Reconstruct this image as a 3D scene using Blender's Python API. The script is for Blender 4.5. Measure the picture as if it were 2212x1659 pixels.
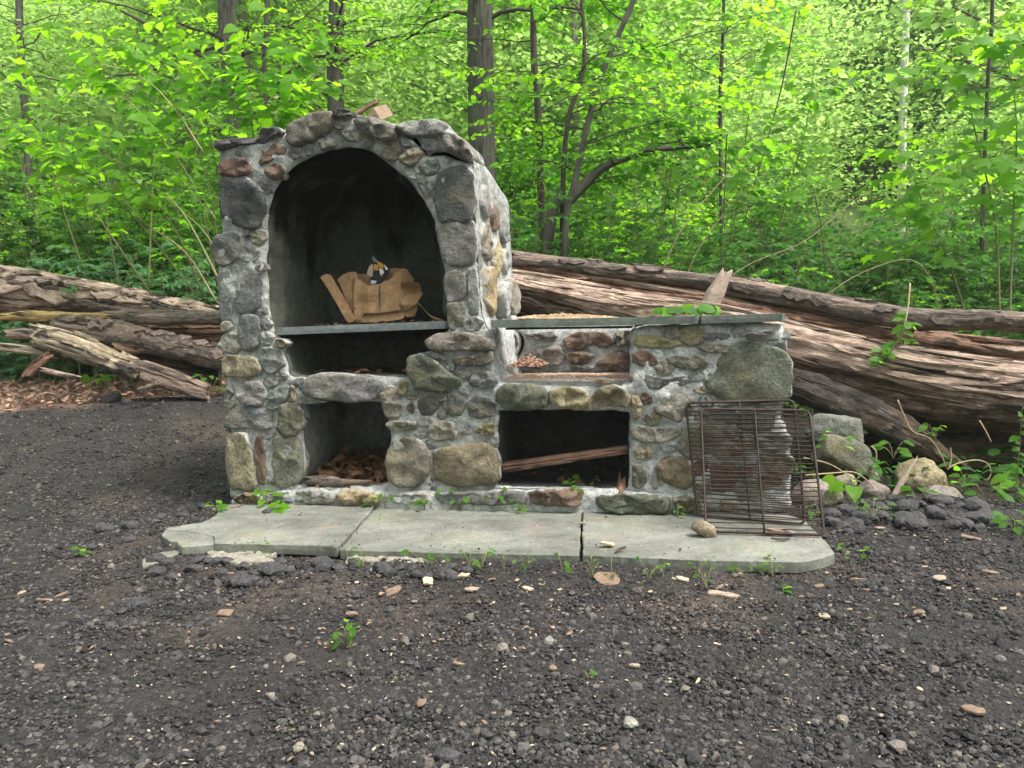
import bpy, math, random
import numpy as np
from mathutils import Vector, Matrix
from mathutils.geometry import delaunay_2d_cdt, tessellate_polygon

for _o in list(bpy.data.objects):
    bpy.data.objects.remove(_o)
SC = bpy.context.scene
COL = SC.collection

# ------------------------------------------------------------------ camera
F = 1671.0                      # focal length in units of a 2212 px wide picture
CX, CY = 1106.0, 829.5
EYE = Vector((0, 0, 0.96))
PITCH, ROLL = math.atan(139.5 / F), math.radians(1.6)
_r0, _u0 = Vector((1, 0, 0)), Vector((0, math.sin(PITCH), math.cos(PITCH)))
FW = Vector((0, math.cos(PITCH), -math.sin(PITCH)))
RT = math.cos(ROLL) * _r0 - math.sin(ROLL) * _u0
UP = math.sin(ROLL) * _r0 + math.cos(ROLL) * _u0
cam = bpy.data.cameras.new('camera')
cam.sensor_width = 36.0
cam.lens = 36.0 * F / 2212.0
cam.clip_start, cam.clip_end = 0.05, 400
co = bpy.data.objects.new('camera', cam)
COL.objects.link(co)
_m = Matrix((RT, UP, -FW)).transposed().to_4x4()
_m.translation = EYE
co.matrix_world = _m
SC.camera = co

# ------------------------------------------------------------------ light
SUN_EL, SUN_AZ = math.radians(60), math.radians(118)     # azimuth from +Y (away from camera) towards +X
w = bpy.data.worlds.new('World')
SC.world = w
w.use_nodes = True
_nt = w.node_tree
_sky = _nt.nodes.new('ShaderNodeTexSky')
_sky.sky_type = 'NISHITA'
_sky.sun_disc = False
_sky.sun_elevation = SUN_EL
_sky.sun_rotation = SUN_AZ
_sky.air_density, _sky.dust_density, _sky.ozone_density = 1.0, 3.0, 1.0
_bg = _nt.nodes['Background']
_hs = _nt.nodes.new('ShaderNodeHueSaturation')         # thin cloud: the blue is washed out
_hs.inputs['Saturation'].default_value = 0.38
_nt.links.new(_sky.outputs[0], _hs.inputs['Color'])
_nt.links.new(_hs.outputs[0], _bg.inputs[0])
_bg.inputs[1].default_value = 0.15
sl = bpy.data.lights.new('sun', 'SUN')
sl.energy = 1.5
sl.angle = math.radians(11)
sl.color = (1.0, 0.95, 0.86)
so = bpy.data.objects.new('sun', sl)
COL.objects.link(so)
_sd = Vector((math.sin(SUN_AZ) * math.cos(SUN_EL), math.cos(SUN_AZ) * math.cos(SUN_EL), math.sin(SUN_EL)))
so.rotation_euler = _sd.to_track_quat('Z', 'Y').to_euler()
so.location = _sd * 30
SC.view_settings.view_transform = 'Standard'
SC.view_settings.look = 'None'
SC.view_settings.exposure = 1.85
SC.view_settings.gamma = 1.0
SC.view_settings.use_curve_mapping = False
SC.render.engine = 'CYCLES'
SC.cycles.max_bounces = 10
SC.cycles.diffuse_bounces = 7
SC.cycles.transmission_bounces = 6
SC.cycles.transparent_max_bounces = 8
SC.cycles.use_denoising = True

# ------------------------------------------------------------------ picture measurements -> places in the world
def Z1(x, y): return 437.8 + x * .3125, 218.9 + y * .3125
def Z2(x, y): return 437.8 + x * .3125, 633.6 + y * .3125
def Z3(x, y): return 1013.8 + x * .3646, 622.1 + y * .3646
def Z4(x, y): return x * .23435, 518.4 + y * .23435
def Z5(x, y): return 1520.6 + x * .3125, 518.4 + y * .3125
def Z6(x, y): return 345.6 + x * .3646, 1008 + y * .3646
def Z7(x, y): return x * .4166, 979.2 + y * .4166
def Z8(x, y): return 806.4 + x * .4687, 1036.8 + y * .4687
def ZR(x, y): return 1520.6 + x * .3125, 864 + y * .3125
def ZB(x, y): return 633.6 + x * .1562, 489.6 + y * .1562
def ray(px, py): return FW * F + RT * (px - CX) + UP * (CY - py)
def at(px, py, Y):
    d = ray(px, py)
    return EYE + d * (Y / d.y)
def onz(px, py, z):
    d = ray(px, py)
    return EYE + d * ((z - EYE.z) / d.z)
_A, _B = onz(490, 1085, 0), onz(1480, 1107, 0)
E1 = (_B - _A).normalized()
E2 = Vector((-E1.y, E1.x, 0))
FO = _A.copy()
FROT = math.atan2(E1.y, E1.x)
def onF(px, py, b=0.0):
    d = ray(px, py)
    t = ((FO + E2 * b) - EYE).dot(E2) / d.dot(E2)
    q = EYE + d * t - FO
    return q.dot(E1), q.z
def wF(a, b, c): return FO + E1 * a + E2 * b + Vector((0, 0, c))
def toF(p):
    q = Vector(p) - FO
    return q.dot(E1), q.dot(E2), q.z

# ------------------------------------------------------------------ noise and terrain
def _hash(ix, iy, iz, seed):
    h = (ix.astype(np.int64) * 374761393 + iy.astype(np.int64) * 668265263 + iz.astype(np.int64) * 2147483647 + seed * 974711) & 0xffffffff
    h = ((h ^ (h >> 13)) * 1274126177) & 0xffffffff
    h = ((h ^ (h >> 16)) * 2246822519) & 0xffffffff
    return ((h ^ (h >> 15)) & 0xffff) / 65535.0
def vn(P, seed=0):
    P = np.asarray(P, float)
    i = np.floor(P); f = P - i; f = f * f * (3 - 2 * f); i = i.astype(np.int64)
    x, y, z = i[..., 0], i[..., 1], i[..., 2]
    fx, fy, fz = f[..., 0], f[..., 1], f[..., 2]
    r = 0
    for dx in (0, 1):
        for dy in (0, 1):
            for dz in (0, 1):
                wgt = (fx if dx else 1 - fx) * (fy if dy else 1 - fy) * (fz if dz else 1 - fz)
                r = r + wgt * _hash(x + dx, y + dy, z + dz, seed)
    return r * 2 - 1
def fbm(P, seed=0, o=4, g=.5):
    P = np.asarray(P, float); r = 0; a = 1; t = 0
    for k in range(o):
        r = r + a * vn(P * 2 ** k + 17.3 * k, seed + k); t += a; a *= g
    return r / t
def sst(a, b, x):
    t = np.clip((np.asarray(x, float) - a) / (b - a), 0, 1)
    return t * t * (3 - 2 * t)
def gz(x, y):
    x = np.asarray(x, float); y = np.asarray(y, float)
    left = 1 - sst(-1.0, 0.9, x)
    z = -0.05 + left * (.40 * np.clip((y - 4.2) / 2.3, 0, 1) ** 1.15 + .07 * np.clip((y - 6.5), 0, 1)) 
    z = z + (1 - left) * .30 * sst(4.6, 8, y)
    z = z + .045 * np.clip(y - 7.5, 0, 9) + .40 * np.clip(y - 15, 0, 40)
    z = z + .075 * np.exp(-((x - 2.1) / .45) ** 2 - ((y - 3.65) / .3) ** 2)
    z = z + .028 * np.exp(-((x + .25) / .85) ** 4 - ((y - 3.0) / .22) ** 2)
    z = z + .05 * np.exp(-((x + 1.6) / .35) ** 2 - ((y - 3.75) / .25) ** 2)
    z = z + .012 * vn(np.stack([x * 2.1, y * 2.1, 0 * x], -1), 5) * sst(30, 3, np.abs(y)) + .006 * vn(np.stack([x * 6, y * 6, 0 * x], -1), 6) 
    far = sst(9, 14, y)
    return z + far * .35 * vn(np.stack([x * .3, y * .3, 0 * x], -1), 9)
def ong(px, py):
    d = ray(px, py)
    t = (0 - EYE.z) / d.z if d.z < 0 else 12 / d.y
    t = min(t, 9 / d.y)
    for _ in range(40):
        p = EYE + d * t
        h = float(gz(p.x, p.y))
        t += ((h - p.z) / d.z) * .6 if abs(d.z) > 1e-6 else 0
        t = max(.5 / d.y, min(t, 9 / d.y))
    return EYE + d * t

# ------------------------------------------------------------------ objects
def meta(o, label=None, cat=None, group=None, kind=None):
    if label: o['label'] = label
    if cat: o['category'] = cat
    if group: o['group'] = group
    if kind: o['kind'] = kind
    return o
def E(name, label, cat, loc=(0, 0, 0), rz=0.0, group=None):
    o = bpy.data.objects.new(name, None)
    o.empty_display_size = .1
    COL.objects.link(o)
    o.location = loc; o.rotation_euler = (0, 0, rz)
    return meta(o, label, cat, group)
def mesh(name, V, faces, smooth=True):
    """V (n,3) array; faces: a list of (k,m) int arrays or one, or a plain list of tuples."""
    me = bpy.data.meshes.new(name)
    V = np.asarray(V, np.float32).reshape(-1, 3)
    if isinstance(faces, np.ndarray): faces = [faces]
    if len(faces) and not isinstance(faces[0], np.ndarray):
        me.from_pydata(V.tolist(), [], [tuple(int(i) for i in f) for f in faces])
    else:
        faces = [f for f in faces if len(f)]
        nl = sum(f.size for f in faces); nf = sum(len(f) for f in faces)
        me.vertices.add(len(V)); me.vertices.foreach_set('co', V.ravel())
        me.loops.add(nl); me.polygons.add(nf)
        me.loops.foreach_set('vertex_index', np.concatenate([f.ravel() for f in faces]).astype(np.int32))
        st = []; off = 0
        for f in faces:
            st.append(off + np.arange(len(f)) * f.shape[1]); off += f.size
        me.polygons.foreach_set('loop_start', np.concatenate(st).astype(np.int32))
        me.update(calc_edges=True)
    me.polygons.foreach_set('use_smooth', np.full(len(me.polygons), bool(smooth)))
    me.update()
    return me
def ob(name, me, mat, parent=None, loc=None, color=None):
    if mat is not None and not me.materials: me.materials.append(mat)
    o = bpy.data.objects.new(name, me)
    COL.objects.link(o)
    if parent is not None: o.parent = parent
    if loc is not None: o.location = loc
    if color is not None: o.color = (*color[:3], 1)
    return o
def fattr(me, name, vals, typ='FLOAT'):
    a = me.attributes.new(name, typ, 'POINT')
    vals = np.asarray(vals, np.float32)
    a.data.foreach_set({'FLOAT': 'value', 'FLOAT_VECTOR': 'vector', 'FLOAT_COLOR': 'color'}[typ], vals.ravel())
class Acc:
    """collects pieces of one mesh"""
    def __init__(s): s.v = []; s.f = {}; s.n = 0
    def add(s, V, *fs):
        V = np.asarray(V, float).reshape(-1, 3)
        for f in fs:
            f = np.asarray(f, int)
            if f.size: s.f.setdefault(f.shape[1], []).append(f + s.n)
        s.v.append(V); s.n += len(V)
    def mesh(s, name, smooth=True):
        return mesh(name, np.concatenate(s.v), [np.concatenate(x) for x in s.f.values()], smooth)
def box(acc, x0, x1, y0, y1, z0, z1):
    V = [(x, y, z) for x in (x0, x1) for y in (y0, y1) for z in (z0, z1)]
    acc.add(V, [(0, 1, 3, 2), (4, 6, 7, 5), (0, 4, 5, 1), (2, 3, 7, 6), (0, 2, 6, 4), (1, 5, 7, 3)])
def tube(acc, P, R, n=6, cap=True):
    P = np.asarray(P, float); k = len(P)
    R = np.broadcast_to(np.asarray(R, float), (k,))
    T = np.gradient(P, axis=0); T /= np.linalg.norm(T, axis=1)[:, None] + 1e-9
    ref = np.array([0, 0, 1.0]) if abs(T[:, 2]).mean() < .8 else np.array([1.0, 0, 0])
    S = np.cross(T, ref); S /= np.linalg.norm(S, axis=1)[:, None] + 1e-9
    U = np.cross(S, T)
    th = np.arange(n) * 2 * math.pi / n
    V = P[:, None] + R[:, None, None] * (np.cos(th)[None, :, None] * S[:, None] + np.sin(th)[None, :, None] * U[:, None])
    i = np.arange(k - 1)[:, None] * n; j = np.arange(n)[None]; jn = (j + 1) % n
    q = np.stack([i + j, i + jn, i + n + jn, i + n + j], -1).reshape(-1, 4)
    V = V.reshape(-1, 3)
    if cap:
        t0 = [(0, b + 1, b) for b in range(1, n - 1)]
        o = (k - 1) * n
        t1 = [(o, o + b, o + b + 1) for b in range(1, n - 1)]
        acc.add(V, q, t0 + t1)
    else: acc.add(V, q)
def spline(pts, n):
    """Catmull-Rom through pts, n samples"""
    p = np.asarray([tuple(q) for q in pts], float)
    if len(p) == 2: return p[0] + (p[1] - p[0]) * np.linspace(0, 1, n)[:, None]
    e = np.concatenate([[2 * p[0] - p[1]], p, [2 * p[-1] - p[-2]]])
    t = np.linspace(0, len(p) - 1 - 1e-9, n); i = t.astype(int); f = (t - i)[:, None]
    a, b, c, d = e[i], e[i + 1], e[i + 2], e[i + 3]
    return .5 * (2 * b + (c - a) * f + (2 * a - 5 * b + 4 * c - d) * f ** 2 + (3 * b - a - 3 * c + d) * f ** 3)
def closed(poly, step=None, n=None, smooth=2):
    p = np.asarray(poly, float)
    for _ in range(smooth):
        q = np.roll(p, -1, 0)
        p = np.stack([p * .75 + q * .25, p * .25 + q * .75], 1).reshape(-1, p.shape[1])
    c = np.concatenate([p, p[:1]])
    s = np.concatenate([[0], np.cumsum(np.linalg.norm(np.diff(c, axis=0), axis=1))])
    n = n or max(8, int(s[-1] / step))
    t = np.linspace(0, s[-1], n, endpoint=False)
    return np.stack([np.interp(t, s, c[:, k]) for k in range(p.shape[1])], 1)
def inpoly(P, poly):
    P = np.asarray(P, float); x, y = P[:, 0], P[:, 1]; r = np.zeros(len(P), bool)
    a = np.asarray(poly, float); b = np.roll(a, -1, 0)
    for (x0, y0), (x1, y1) in zip(a[:, :2], b[:, :2]):
        if y0 == y1: continue
        r ^= ((y0 > y) != (y1 > y)) & (x < (x1 - x0) * (y - y0) / (y1 - y0) + x0)
    return r

# ------------------------------------------------------------------ materials
class NB:
    def __init__(s, name):
        s.m = bpy.data.materials.new(name); s.m.use_nodes = True
        s.t = s.m.node_tree; s.b = s.t.nodes['Principled BSDF']; s.out = s.t.nodes['Material Output']
    def n(s, typ, ins=None, **kw):
        nd = s.t.nodes.new('ShaderNode' + typ)
        for k, v in kw.items(): setattr(nd, k, v)
        for k, v in (ins or {}).items(): s.set(nd.inputs[k], v)
        return nd
    def set(s, sock, v):
        if isinstance(v, bpy.types.NodeSocket): s.t.links.new(v, sock)
        elif isinstance(v, bpy.types.Node): s.t.links.new(v.outputs[0], sock)
        else:
            if isinstance(v, (tuple, list)) and len(v) == 3 and sock.type == 'RGBA': v = (*v, 1)
            sock.default_value = v
    def noise(s, vec, scale, detail=4, rough=.55, dist=0.0):
        return s.n('TexNoise', {'Vector': vec, 'Scale': scale, 'Detail': detail, 'Roughness': rough, 'Distortion': dist}).outputs[0]
    def ramp(s, f, *st):
        nd = s.n('ValToRGB', {0: f}); e = nd.color_ramp.elements
        while len(e) < len(st): e.new(.5)
        for x, (p, c) in zip(e, st):
            x.position = p
            x.color = (*c, 1) if isinstance(c, (tuple, list)) else (c, c, c, 1)
        return nd.outputs[0]
    def mix(s, f, a, b, blend='MIX'):
        nd = s.n('Mix', data_type='RGBA', blend_type=blend)
        s.set(nd.inputs[0], f); s.set(nd.inputs[6], a); s.set(nd.inputs[7], b)
        return nd.outputs[2]
    def math(s, op, a, b=0.0, clamp=False):
        nd = s.n('Math', {0: a, 1: b}, operation=op); nd.use_clamp = clamp
        return nd.outputs[0]
    def mapv(s, vec, scale=(1, 1, 1), loc=(0, 0, 0)):
        return s.n('Mapping', {0: vec, 1: loc, 3: scale}).outputs[0]
    def obj(s): return s.n('TexCoord').outputs['Object']
    def bump(s, h, dist=.01, strength=1.0):
        s.t.links.new(s.n('Bump', {'Height': h, 'Distance': dist, 'Strength': strength}).outputs[0], s.b.inputs['Normal'])
    def fin(s, col, rough=.85, spec=.3):
        s.set(s.b.inputs['Base Color'], col); s.set(s.b.inputs['Roughness'], rough)
        s.b.inputs['Specular IOR Level'].default_value = spec
        return s.m

MORT = (.47, .47, .45)
def m_stone():
    b = NB('fieldstone'); oi = b.n('ObjectInfo')
    v = b.n('VectorMath', {0: b.obj(), 1: b.n('CombineXYZ', {0: b.math('MULTIPLY', oi.outputs['Random'], 31.0)}).outputs[0]}, operation='ADD').outputs[0]
    n1 = b.noise(v, 5, 6, .62); n2 = b.noise(v, 62, 5, .72); n3 = b.noise(v, 15, 6, .7, .8); n4 = b.noise(v, 3.3, 5, .6); n5 = b.noise(v, 27, 5, .7, .3)
    rim = b.n('Attribute', attribute_name='rim').outputs['Fac']
    c = b.mix(1.0, oi.outputs['Color'], b.ramp(n1, (.3, .55), (.7, 1.3)), 'MULTIPLY')
    c = b.mix(1.0, c, b.ramp(n2, (.3, .45), (.7, 1.45)), 'MULTIPLY')
    c = b.mix(b.ramp(n4, (.50, 0), (.70, .6)), c, (.19, .15, .085))
    c = b.mix(b.ramp(n5, (.56, 0), (.66, .55)), c, (.045, .045, .042))
    c = b.mix(b.ramp(n3, (.65, 0), (.72, .5)), c, (.36, .365, .34))
    f = b.math('ADD', b.math('MULTIPLY', rim, .62), b.math('MULTIPLY', b.math('SUBTRACT', n3, .5), 1.5))
    c = b.mix(b.ramp(f, (.55, 0), (.62, .9)), c, b.mix(n5, (.22, .225, .21), (.50, .505, .48)))
    b.bump(b.math('ADD', b.math('MULTIPLY', n2, .55), b.math('ADD', n3, b.math('ADD', n1, b.math('MULTIPLY', n5, .6)))), .016, 1.0)
    return b.fin(c, .88)
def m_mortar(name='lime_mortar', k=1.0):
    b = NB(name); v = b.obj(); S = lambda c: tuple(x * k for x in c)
    n1 = b.noise(v, 3.5, 6, .62, .4); n2 = b.noise(v, 26, 6, .72); n3 = b.noise(v, 9, 6, .7, 1.0); n4 = b.noise(v, 130, 4, .65); n5 = b.noise(v, 17, 6, .7, .5)
    dr = b.noise(b.mapv(v, (14, 14, 1.6)), 1, 5, .6)
    c = b.ramp(n1, (.30, S((.19, .19, .175))), (.5, S(MORT)), (.70, S((.54, .545, .52))))
    x = b.n('SeparateXYZ', {0: v}).outputs[0]                 # the counter block was pointed with a paler, bluish mortar
    pale = b.math('GREATER_THAN', b.math('ADD', x, b.math('MULTIPLY', b.math('SUBTRACT', n1, .5), .4)), 1.50)
    c = b.mix(b.math('MULTIPLY', pale, .82), c, b.ramp(n2, (.3, S((.46, .465, .46))), (.7, S((.66, .66, .65)))))
    c = b.mix(b.ramp(n3, (.56, 0), (.67, .75)), c, S((.115, .118, .105)))
    c = b.mix(b.ramp(n5, (.58, 0), (.66, .7)), c, S((.47, .475, .45)))
    c = b.mix(b.ramp(dr, (.56, 0), (.72, .45)), c, S((.46, .48, .46)))
    c = b.mix(b.ramp(b.noise(v, 2.6, 4, .6), (.54, 0), (.74, .4)), c, S((.20, .19, .12)))
    c = b.mix(1.0, c, b.ramp(n2, (.3, .55), (.7, 1.3)), 'MULTIPLY')
    c = b.mix(1.0, c, b.ramp(n4, (.3, .75), (.7, 1.2)), 'MULTIPLY')
    b.bump(b.math('ADD', b.math('MULTIPLY', n4, .45), b.math('ADD', b.math('MULTIPLY', n2, 1.2), b.math('ADD', n5, b.math('MULTIPLY', n3, 1.4)))), .020, 1.0)
    return b.fin(c, .92)
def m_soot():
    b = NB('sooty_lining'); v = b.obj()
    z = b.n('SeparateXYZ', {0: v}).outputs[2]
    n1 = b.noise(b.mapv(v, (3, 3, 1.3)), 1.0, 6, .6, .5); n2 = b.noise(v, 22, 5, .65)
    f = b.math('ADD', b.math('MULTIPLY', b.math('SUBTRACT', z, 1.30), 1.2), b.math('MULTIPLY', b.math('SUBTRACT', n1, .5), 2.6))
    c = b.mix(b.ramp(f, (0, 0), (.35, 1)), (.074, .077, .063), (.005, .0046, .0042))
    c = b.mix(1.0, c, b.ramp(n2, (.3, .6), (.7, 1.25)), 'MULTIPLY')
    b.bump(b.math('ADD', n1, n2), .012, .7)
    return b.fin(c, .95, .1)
def m_slab(name, base, rust=.5, lime=.3):
    b = NB(name); v = b.obj()
    n1 = b.noise(b.mapv(v, (1.6, 2.6, 2)), 1.4, 6, .6, .7); n2 = b.noise(v, 70, 4, .7); n3 = b.noise(v, 4.3, 5, .6, .4); n5 = b.noise(v, 190, 2, .5)
    c = b.mix(b.ramp(n1, (.36, 0), (.64, 1)), tuple(x * .66 for x in base), tuple(x * 1.25 for x in base))
    c = b.mix(b.ramp(n3, (.56, 0), (.74, rust)), c, (.24, .17, .15))
    c = b.mix(b.ramp(b.noise(v, 2.1, 4, .5), (.55, 0), (.75, lime)), c, (.22, .25, .13))
    c = b.mix(1.0, c, b.ramp(n2, (.3, .72), (.7, 1.2)), 'MULTIPLY')
    c = b.mix(1.0, c, b.ramp(b.noise(v, 17, 6, .7, .6), (.3, .78), (.7, 1.2)), 'MULTIPLY')
    b.bump(b.math('ADD', b.math('MULTIPLY', n2, .3), b.math('ADD', n1, b.math('MULTIPLY', n5, .15))), .006, .8)
    return b.fin(c, .72, .35)
def m_gravel(name, lo, hi):
    b = NB(name); g = b.n('NewGeometry'); r = g.outputs['Random Per Island']
    c = b.ramp(r, (0, lo), (.5, tuple((p + q) / 2.5 for p, q in zip(lo, hi))), (.86, hi), (.965, (.11, .092, .078)), (1, (.16, .14, .12)))
    n = b.noise(g.outputs['Position'], 240, 3, .6)
    c = b.mix(1.0, c, b.ramp(n, (.3, .6), (.7, 1.35)), 'MULTIPLY')
    b.bump(n, .004, .8)
    return b.fin(c, .8, .3)
def m_ground():
    b = NB('ground_cover'); g = b.n('NewGeometry').outputs['Position']
    a = b.n('Attribute', attribute_name='cover'); ac = a.outputs['Color']
    n1 = b.noise(g, 34, 5, .7); n2 = b.noise(g, 110, 4, .7); n3 = b.noise(g, 4, 5, .6)
    vo = b.n('TexVoronoi', {'Vector': g, 'Scale': 85.0}).outputs['Distance']
    c = b.mix(1.0, ac, b.ramp(n1, (.3, .5), (.7, 1.5)), 'MULTIPLY')
    c = b.mix(1.0, c, b.ramp(n2, (.3, .6), (.7, 1.4)), 'MULTIPLY')
    c = b.mix(1.0, c, b.ramp(n3, (.3, .8), (.7, 1.2)), 'MULTIPLY')
    b.bump(b.math('ADD', b.math('ADD', n1, b.math('MULTIPLY', n2, .5)), b.math('MULTIPLY', vo, -.8)), .014, 1.0)
    return b.fin(c, .9, .2)
def m_log(name, wood, dark, bark, wet=0.0, ridge=1.0):
    b = NB(name); ax = b.n('Attribute', attribute_name='axc').outputs['Vector']; bk = b.n('Attribute', attribute_name='bark').outputs['Fac']
    gr = b.noise(b.mapv(ax, (5, 42, 42)), 1, 7, .7, .5); g2 = b.noise(b.mapv(ax, (14, 130, 130)), 1, 5, .65, .3); bl = b.noise(b.mapv(ax, (2.6, 7, 7)), 1, 6, .65, .6)
    cr = b.noise(b.mapv(ax, (2.0, 20, 20), (3, 1, 2)), 1, 5, .6, .4); fl = b.noise(b.mapv(ax, (11, 24, 24), (1, 5, 2)), 1, 6, .7, 1.0)
    nb = b.noise(b.mapv(ax, (14, 30, 30)), 1, 6, .7, .8)
    c = b.ramp(gr, (.28, dark), (.5, wood), (.70, tuple(min(.66, x * 1.55) for x in wood)))
    c = b.mix(b.ramp(bl, (.48, 0), (.66, .8)), c, b.ramp(nb, (.35, tuple(x * .55 for x in dark)), (.65, tuple(x * 1.7 for x in dark))))
    c = b.mix(b.ramp(fl, (.60, 0), (.68, .7)), c, tuple(min(.62, x * 1.45 + .05) for x in wood))
    c = b.mix(1.0, c, b.ramp(g2, (.3, .5), (.7, 1.4)), 'MULTIPLY')
    c = b.mix(b.ramp(cr, (.58, 0), (.64, .9)), c, (.016, .012, .010))
    kb = b.ramp(nb, (.3, tuple(x * .3 for x in bark)), (.52, bark), (.72, tuple(x * 2.0 for x in bark)))
    kb = b.mix(b.ramp(fl, (.62, 0), (.68, .55)), kb, (.42, .36, .30))
    c = b.mix(b.ramp(bk, (.35, 0), (.6, 1)), c, kb)
    h = b.math('ADD', b.math('MULTIPLY', gr, 1.3), b.math('ADD', b.math('MULTIPLY', b.ramp(cr, (.56, 0), (.64, 1)), -1.8), b.math('ADD', b.math('MULTIPLY', nb, 1.2), b.math('ADD', fl, b.math('MULTIPLY', g2, .6)))))
    b.bump(h, .020 * ridge, 1.0)
    return b.fin(c, .85 - wet, .3)
def m_bark(name, c0, c1, sc=1.0):
    b = NB(name); ax = b.n('Attribute', attribute_name='axc').outputs['Vector']
    n = b.noise(b.mapv(ax, (4 * sc, 34 * sc, 34 * sc)), 1, 6, .6, .5); n2 = b.noise(b.mapv(ax, (2, 5, 5)), 1, 4, .6)
    c = b.ramp(n, (.32, c0), (.62, c1))
    c = b.mix(b.ramp(n2, (.5, 0), (.7, .5)), c, (.09, .11, .065))
    b.bump(n, .03 / sc, 1.0)
    return b.fin(c, .9, .2)
def m_leaf(name, ca, cb, ta, tb, tr=.5, gloss=.45):
    b = NB(name); g = b.n('NewGeometry'); r = g.outputs['Random Per Island']; oi = b.n('ObjectInfo').outputs['Random']
    p = b.noise(g.outputs['Position'], 1.1, 3, .6)
    f = b.math('ADD', b.math('MULTIPLY', r, .5), b.math('ADD', b.math('MULTIPLY', oi, .25), b.math('MULTIPLY', b.math('SUBTRACT', p, .3), .7)), True)
    c = b.mix(f, ca, cb); t = b.mix(f, ta, tb)
    b.fin(c, gloss, .18)
    ts = b.n('BsdfTranslucent', {0: t}); mx = b.n('MixShader', {0: tr, 1: b.b.outputs[0], 2: ts.outputs[0]})
    b.t.links.new(mx.outputs[0], b.out.inputs[0])
    return b.m
def m_plain(name, c0, c1, scale=20, rough=.8, bump=.004, stretch=(1, 1, 1), metal=0.0, isl=0.0):
    b = NB(name); v = b.mapv(b.obj(), stretch)
    n = b.noise(v, scale, 5, .65, .3); n2 = b.noise(v, scale * 5, 3, .6)
    c = b.mix(b.ramp(n, (.3, 0), (.7, 1)), c0, c1)
    c = b.mix(1.0, c, b.ramp(n2, (.3, .75), (.7, 1.2)), 'MULTIPLY')
    if isl:
        r = b.n('NewGeometry').outputs['Random Per Island']
        c = b.mix(1.0, c, b.ramp(r, (0, 1 - isl), (1, 1 + isl)), 'MULTIPLY')
    b.bump(b.math('ADD', n, b.math('MULTIPLY', n2, .4)), bump, .9)
    b.b.inputs['Metallic'].default_value = metal
    return b.fin(c, rough, .3)

STONE, MORTAR, SOOT = m_stone(), m_mortar(), m_soot()
BAY_SHADE, BAY_DEEP_SHADE = m_mortar('shaded_mortar', .42), m_mortar('deep_shade_mortar', .10)  # darkened mortar copies: the shade inside the bays is put into the colour
SLAB = m_slab('bluestone', (.165, .168, .144), .6, .40)
COUNTER = m_slab('grey_green_slate', (.13, .148, .128), .1, .1)
OVENSLAB = m_slab('grey_slate', (.15, .165, .165), .05, .05)
GRAVEL = m_gravel('asphalt_millings', (.013, .012, .0125), (.072, .066, .066))
GROUND = m_ground()
RUST = m_plain('rusty_steel', (.020, .016, .015), (.060, .036, .028), 40, .6, .002, metal=.35)
PAPER = m_plain('kraft_paper', (.27, .155, .078), (.34, .20, .105), 9, .85, .003)
CHIPWOOD = m_plain('fresh_wood', (.34, .25, .16), (.46, .37, .27), 14, .8, .003, (1, 4, 4), isl=.25)
BARKCHIP = m_plain('bark_chip', (.11, .072, .050), (.25, .175, .125), 30, .9, .006, (1, 4, 1), isl=.35)
GREYWOOD = m_plain('weathered_wood', (.20, .15, .115), (.36, .29, .23), 18, .85, .006, (1, 5, 5), isl=.15)
DEADLEAF = m_plain('dead_leaf', (.10, .048, .026), (.22, .115, .065), 20, .85, .004, isl=.45)
SAWDUST = m_plain('sawdust', (.46, .32, .20), (.60, .45, .30), 90, .95, .004)
# ================================================================== THE STONE FIREPLACE
ROOT = E('stone_fireplace', 'mortared fieldstone outdoor oven and grill with arched chamber and side counter', 'fireplace', FO, FROT)
def FP(zf, pts, b=0.0): return np.array([onF(*zf(x, y), b) for x, y in pts])
LZ = lambda x, y: (x, y)

outer_px = ([Z2(185, 1440), Z2(178, 1330), Z2(165, 1180), Z2(165, 950), Z2(150, 780), Z2(140, 600), Z2(138, 430), Z2(115, 250)] +
            [Z1(105, 1400), Z1(98, 1250), Z1(95, 1140), Z1(70, 1080), Z1(66, 1010), Z1(98, 945), Z1(125, 880), Z1(132, 760), Z1(118, 560), Z1(108, 430), Z1(112, 340), Z1(92, 292),
             Z1(240, 268), Z1(370, 255), Z1(400, 215), Z1(540, 200), Z1(590, 195), Z1(680, 125), Z1(800, 85), Z1(900, 92), Z1(1000, 68), Z1(1060, 108), Z1(1180, 122), Z1(1300, 150),
             Z1(1420, 152), Z1(1600, 140), Z1(1690, 175), Z1(1790, 260), Z1(1850, 340), Z1(1868, 440), Z1(1872, 640), Z1(1885, 900), Z1(1900, 1150), Z1(1915, 1400), Z1(1945, 1530)] +
            [Z2(1990, 280), Z2(2000, 420), Z2(2030, 560), Z2(2035, 600), Z3(178, 565), Z3(400, 572), Z3(700, 580), Z3(952, 585), Z3(955, 430), Z3(945, 280), Z3(960, 226),
             Z3(1350, 214), Z3(1855, 202), Z3(1868, 240), Z3(1880, 300), Z3(1882, 420), Z3(1890, 560), Z3(1880, 640), Z3(1860, 690), Z3(1870, 800), Z3(1905, 880), Z3(1912, 960), Z3(1918, 1080),
             Z3(1908, 1180), Z3(1920, 1345), Z3(1400, 1330), Z3(900, 1310), Z3(500, 1290), Z2(1500, 1465), Z2(900, 1455)])
outer = np.array([onF(x, y) for x, y in outer_px])
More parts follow.
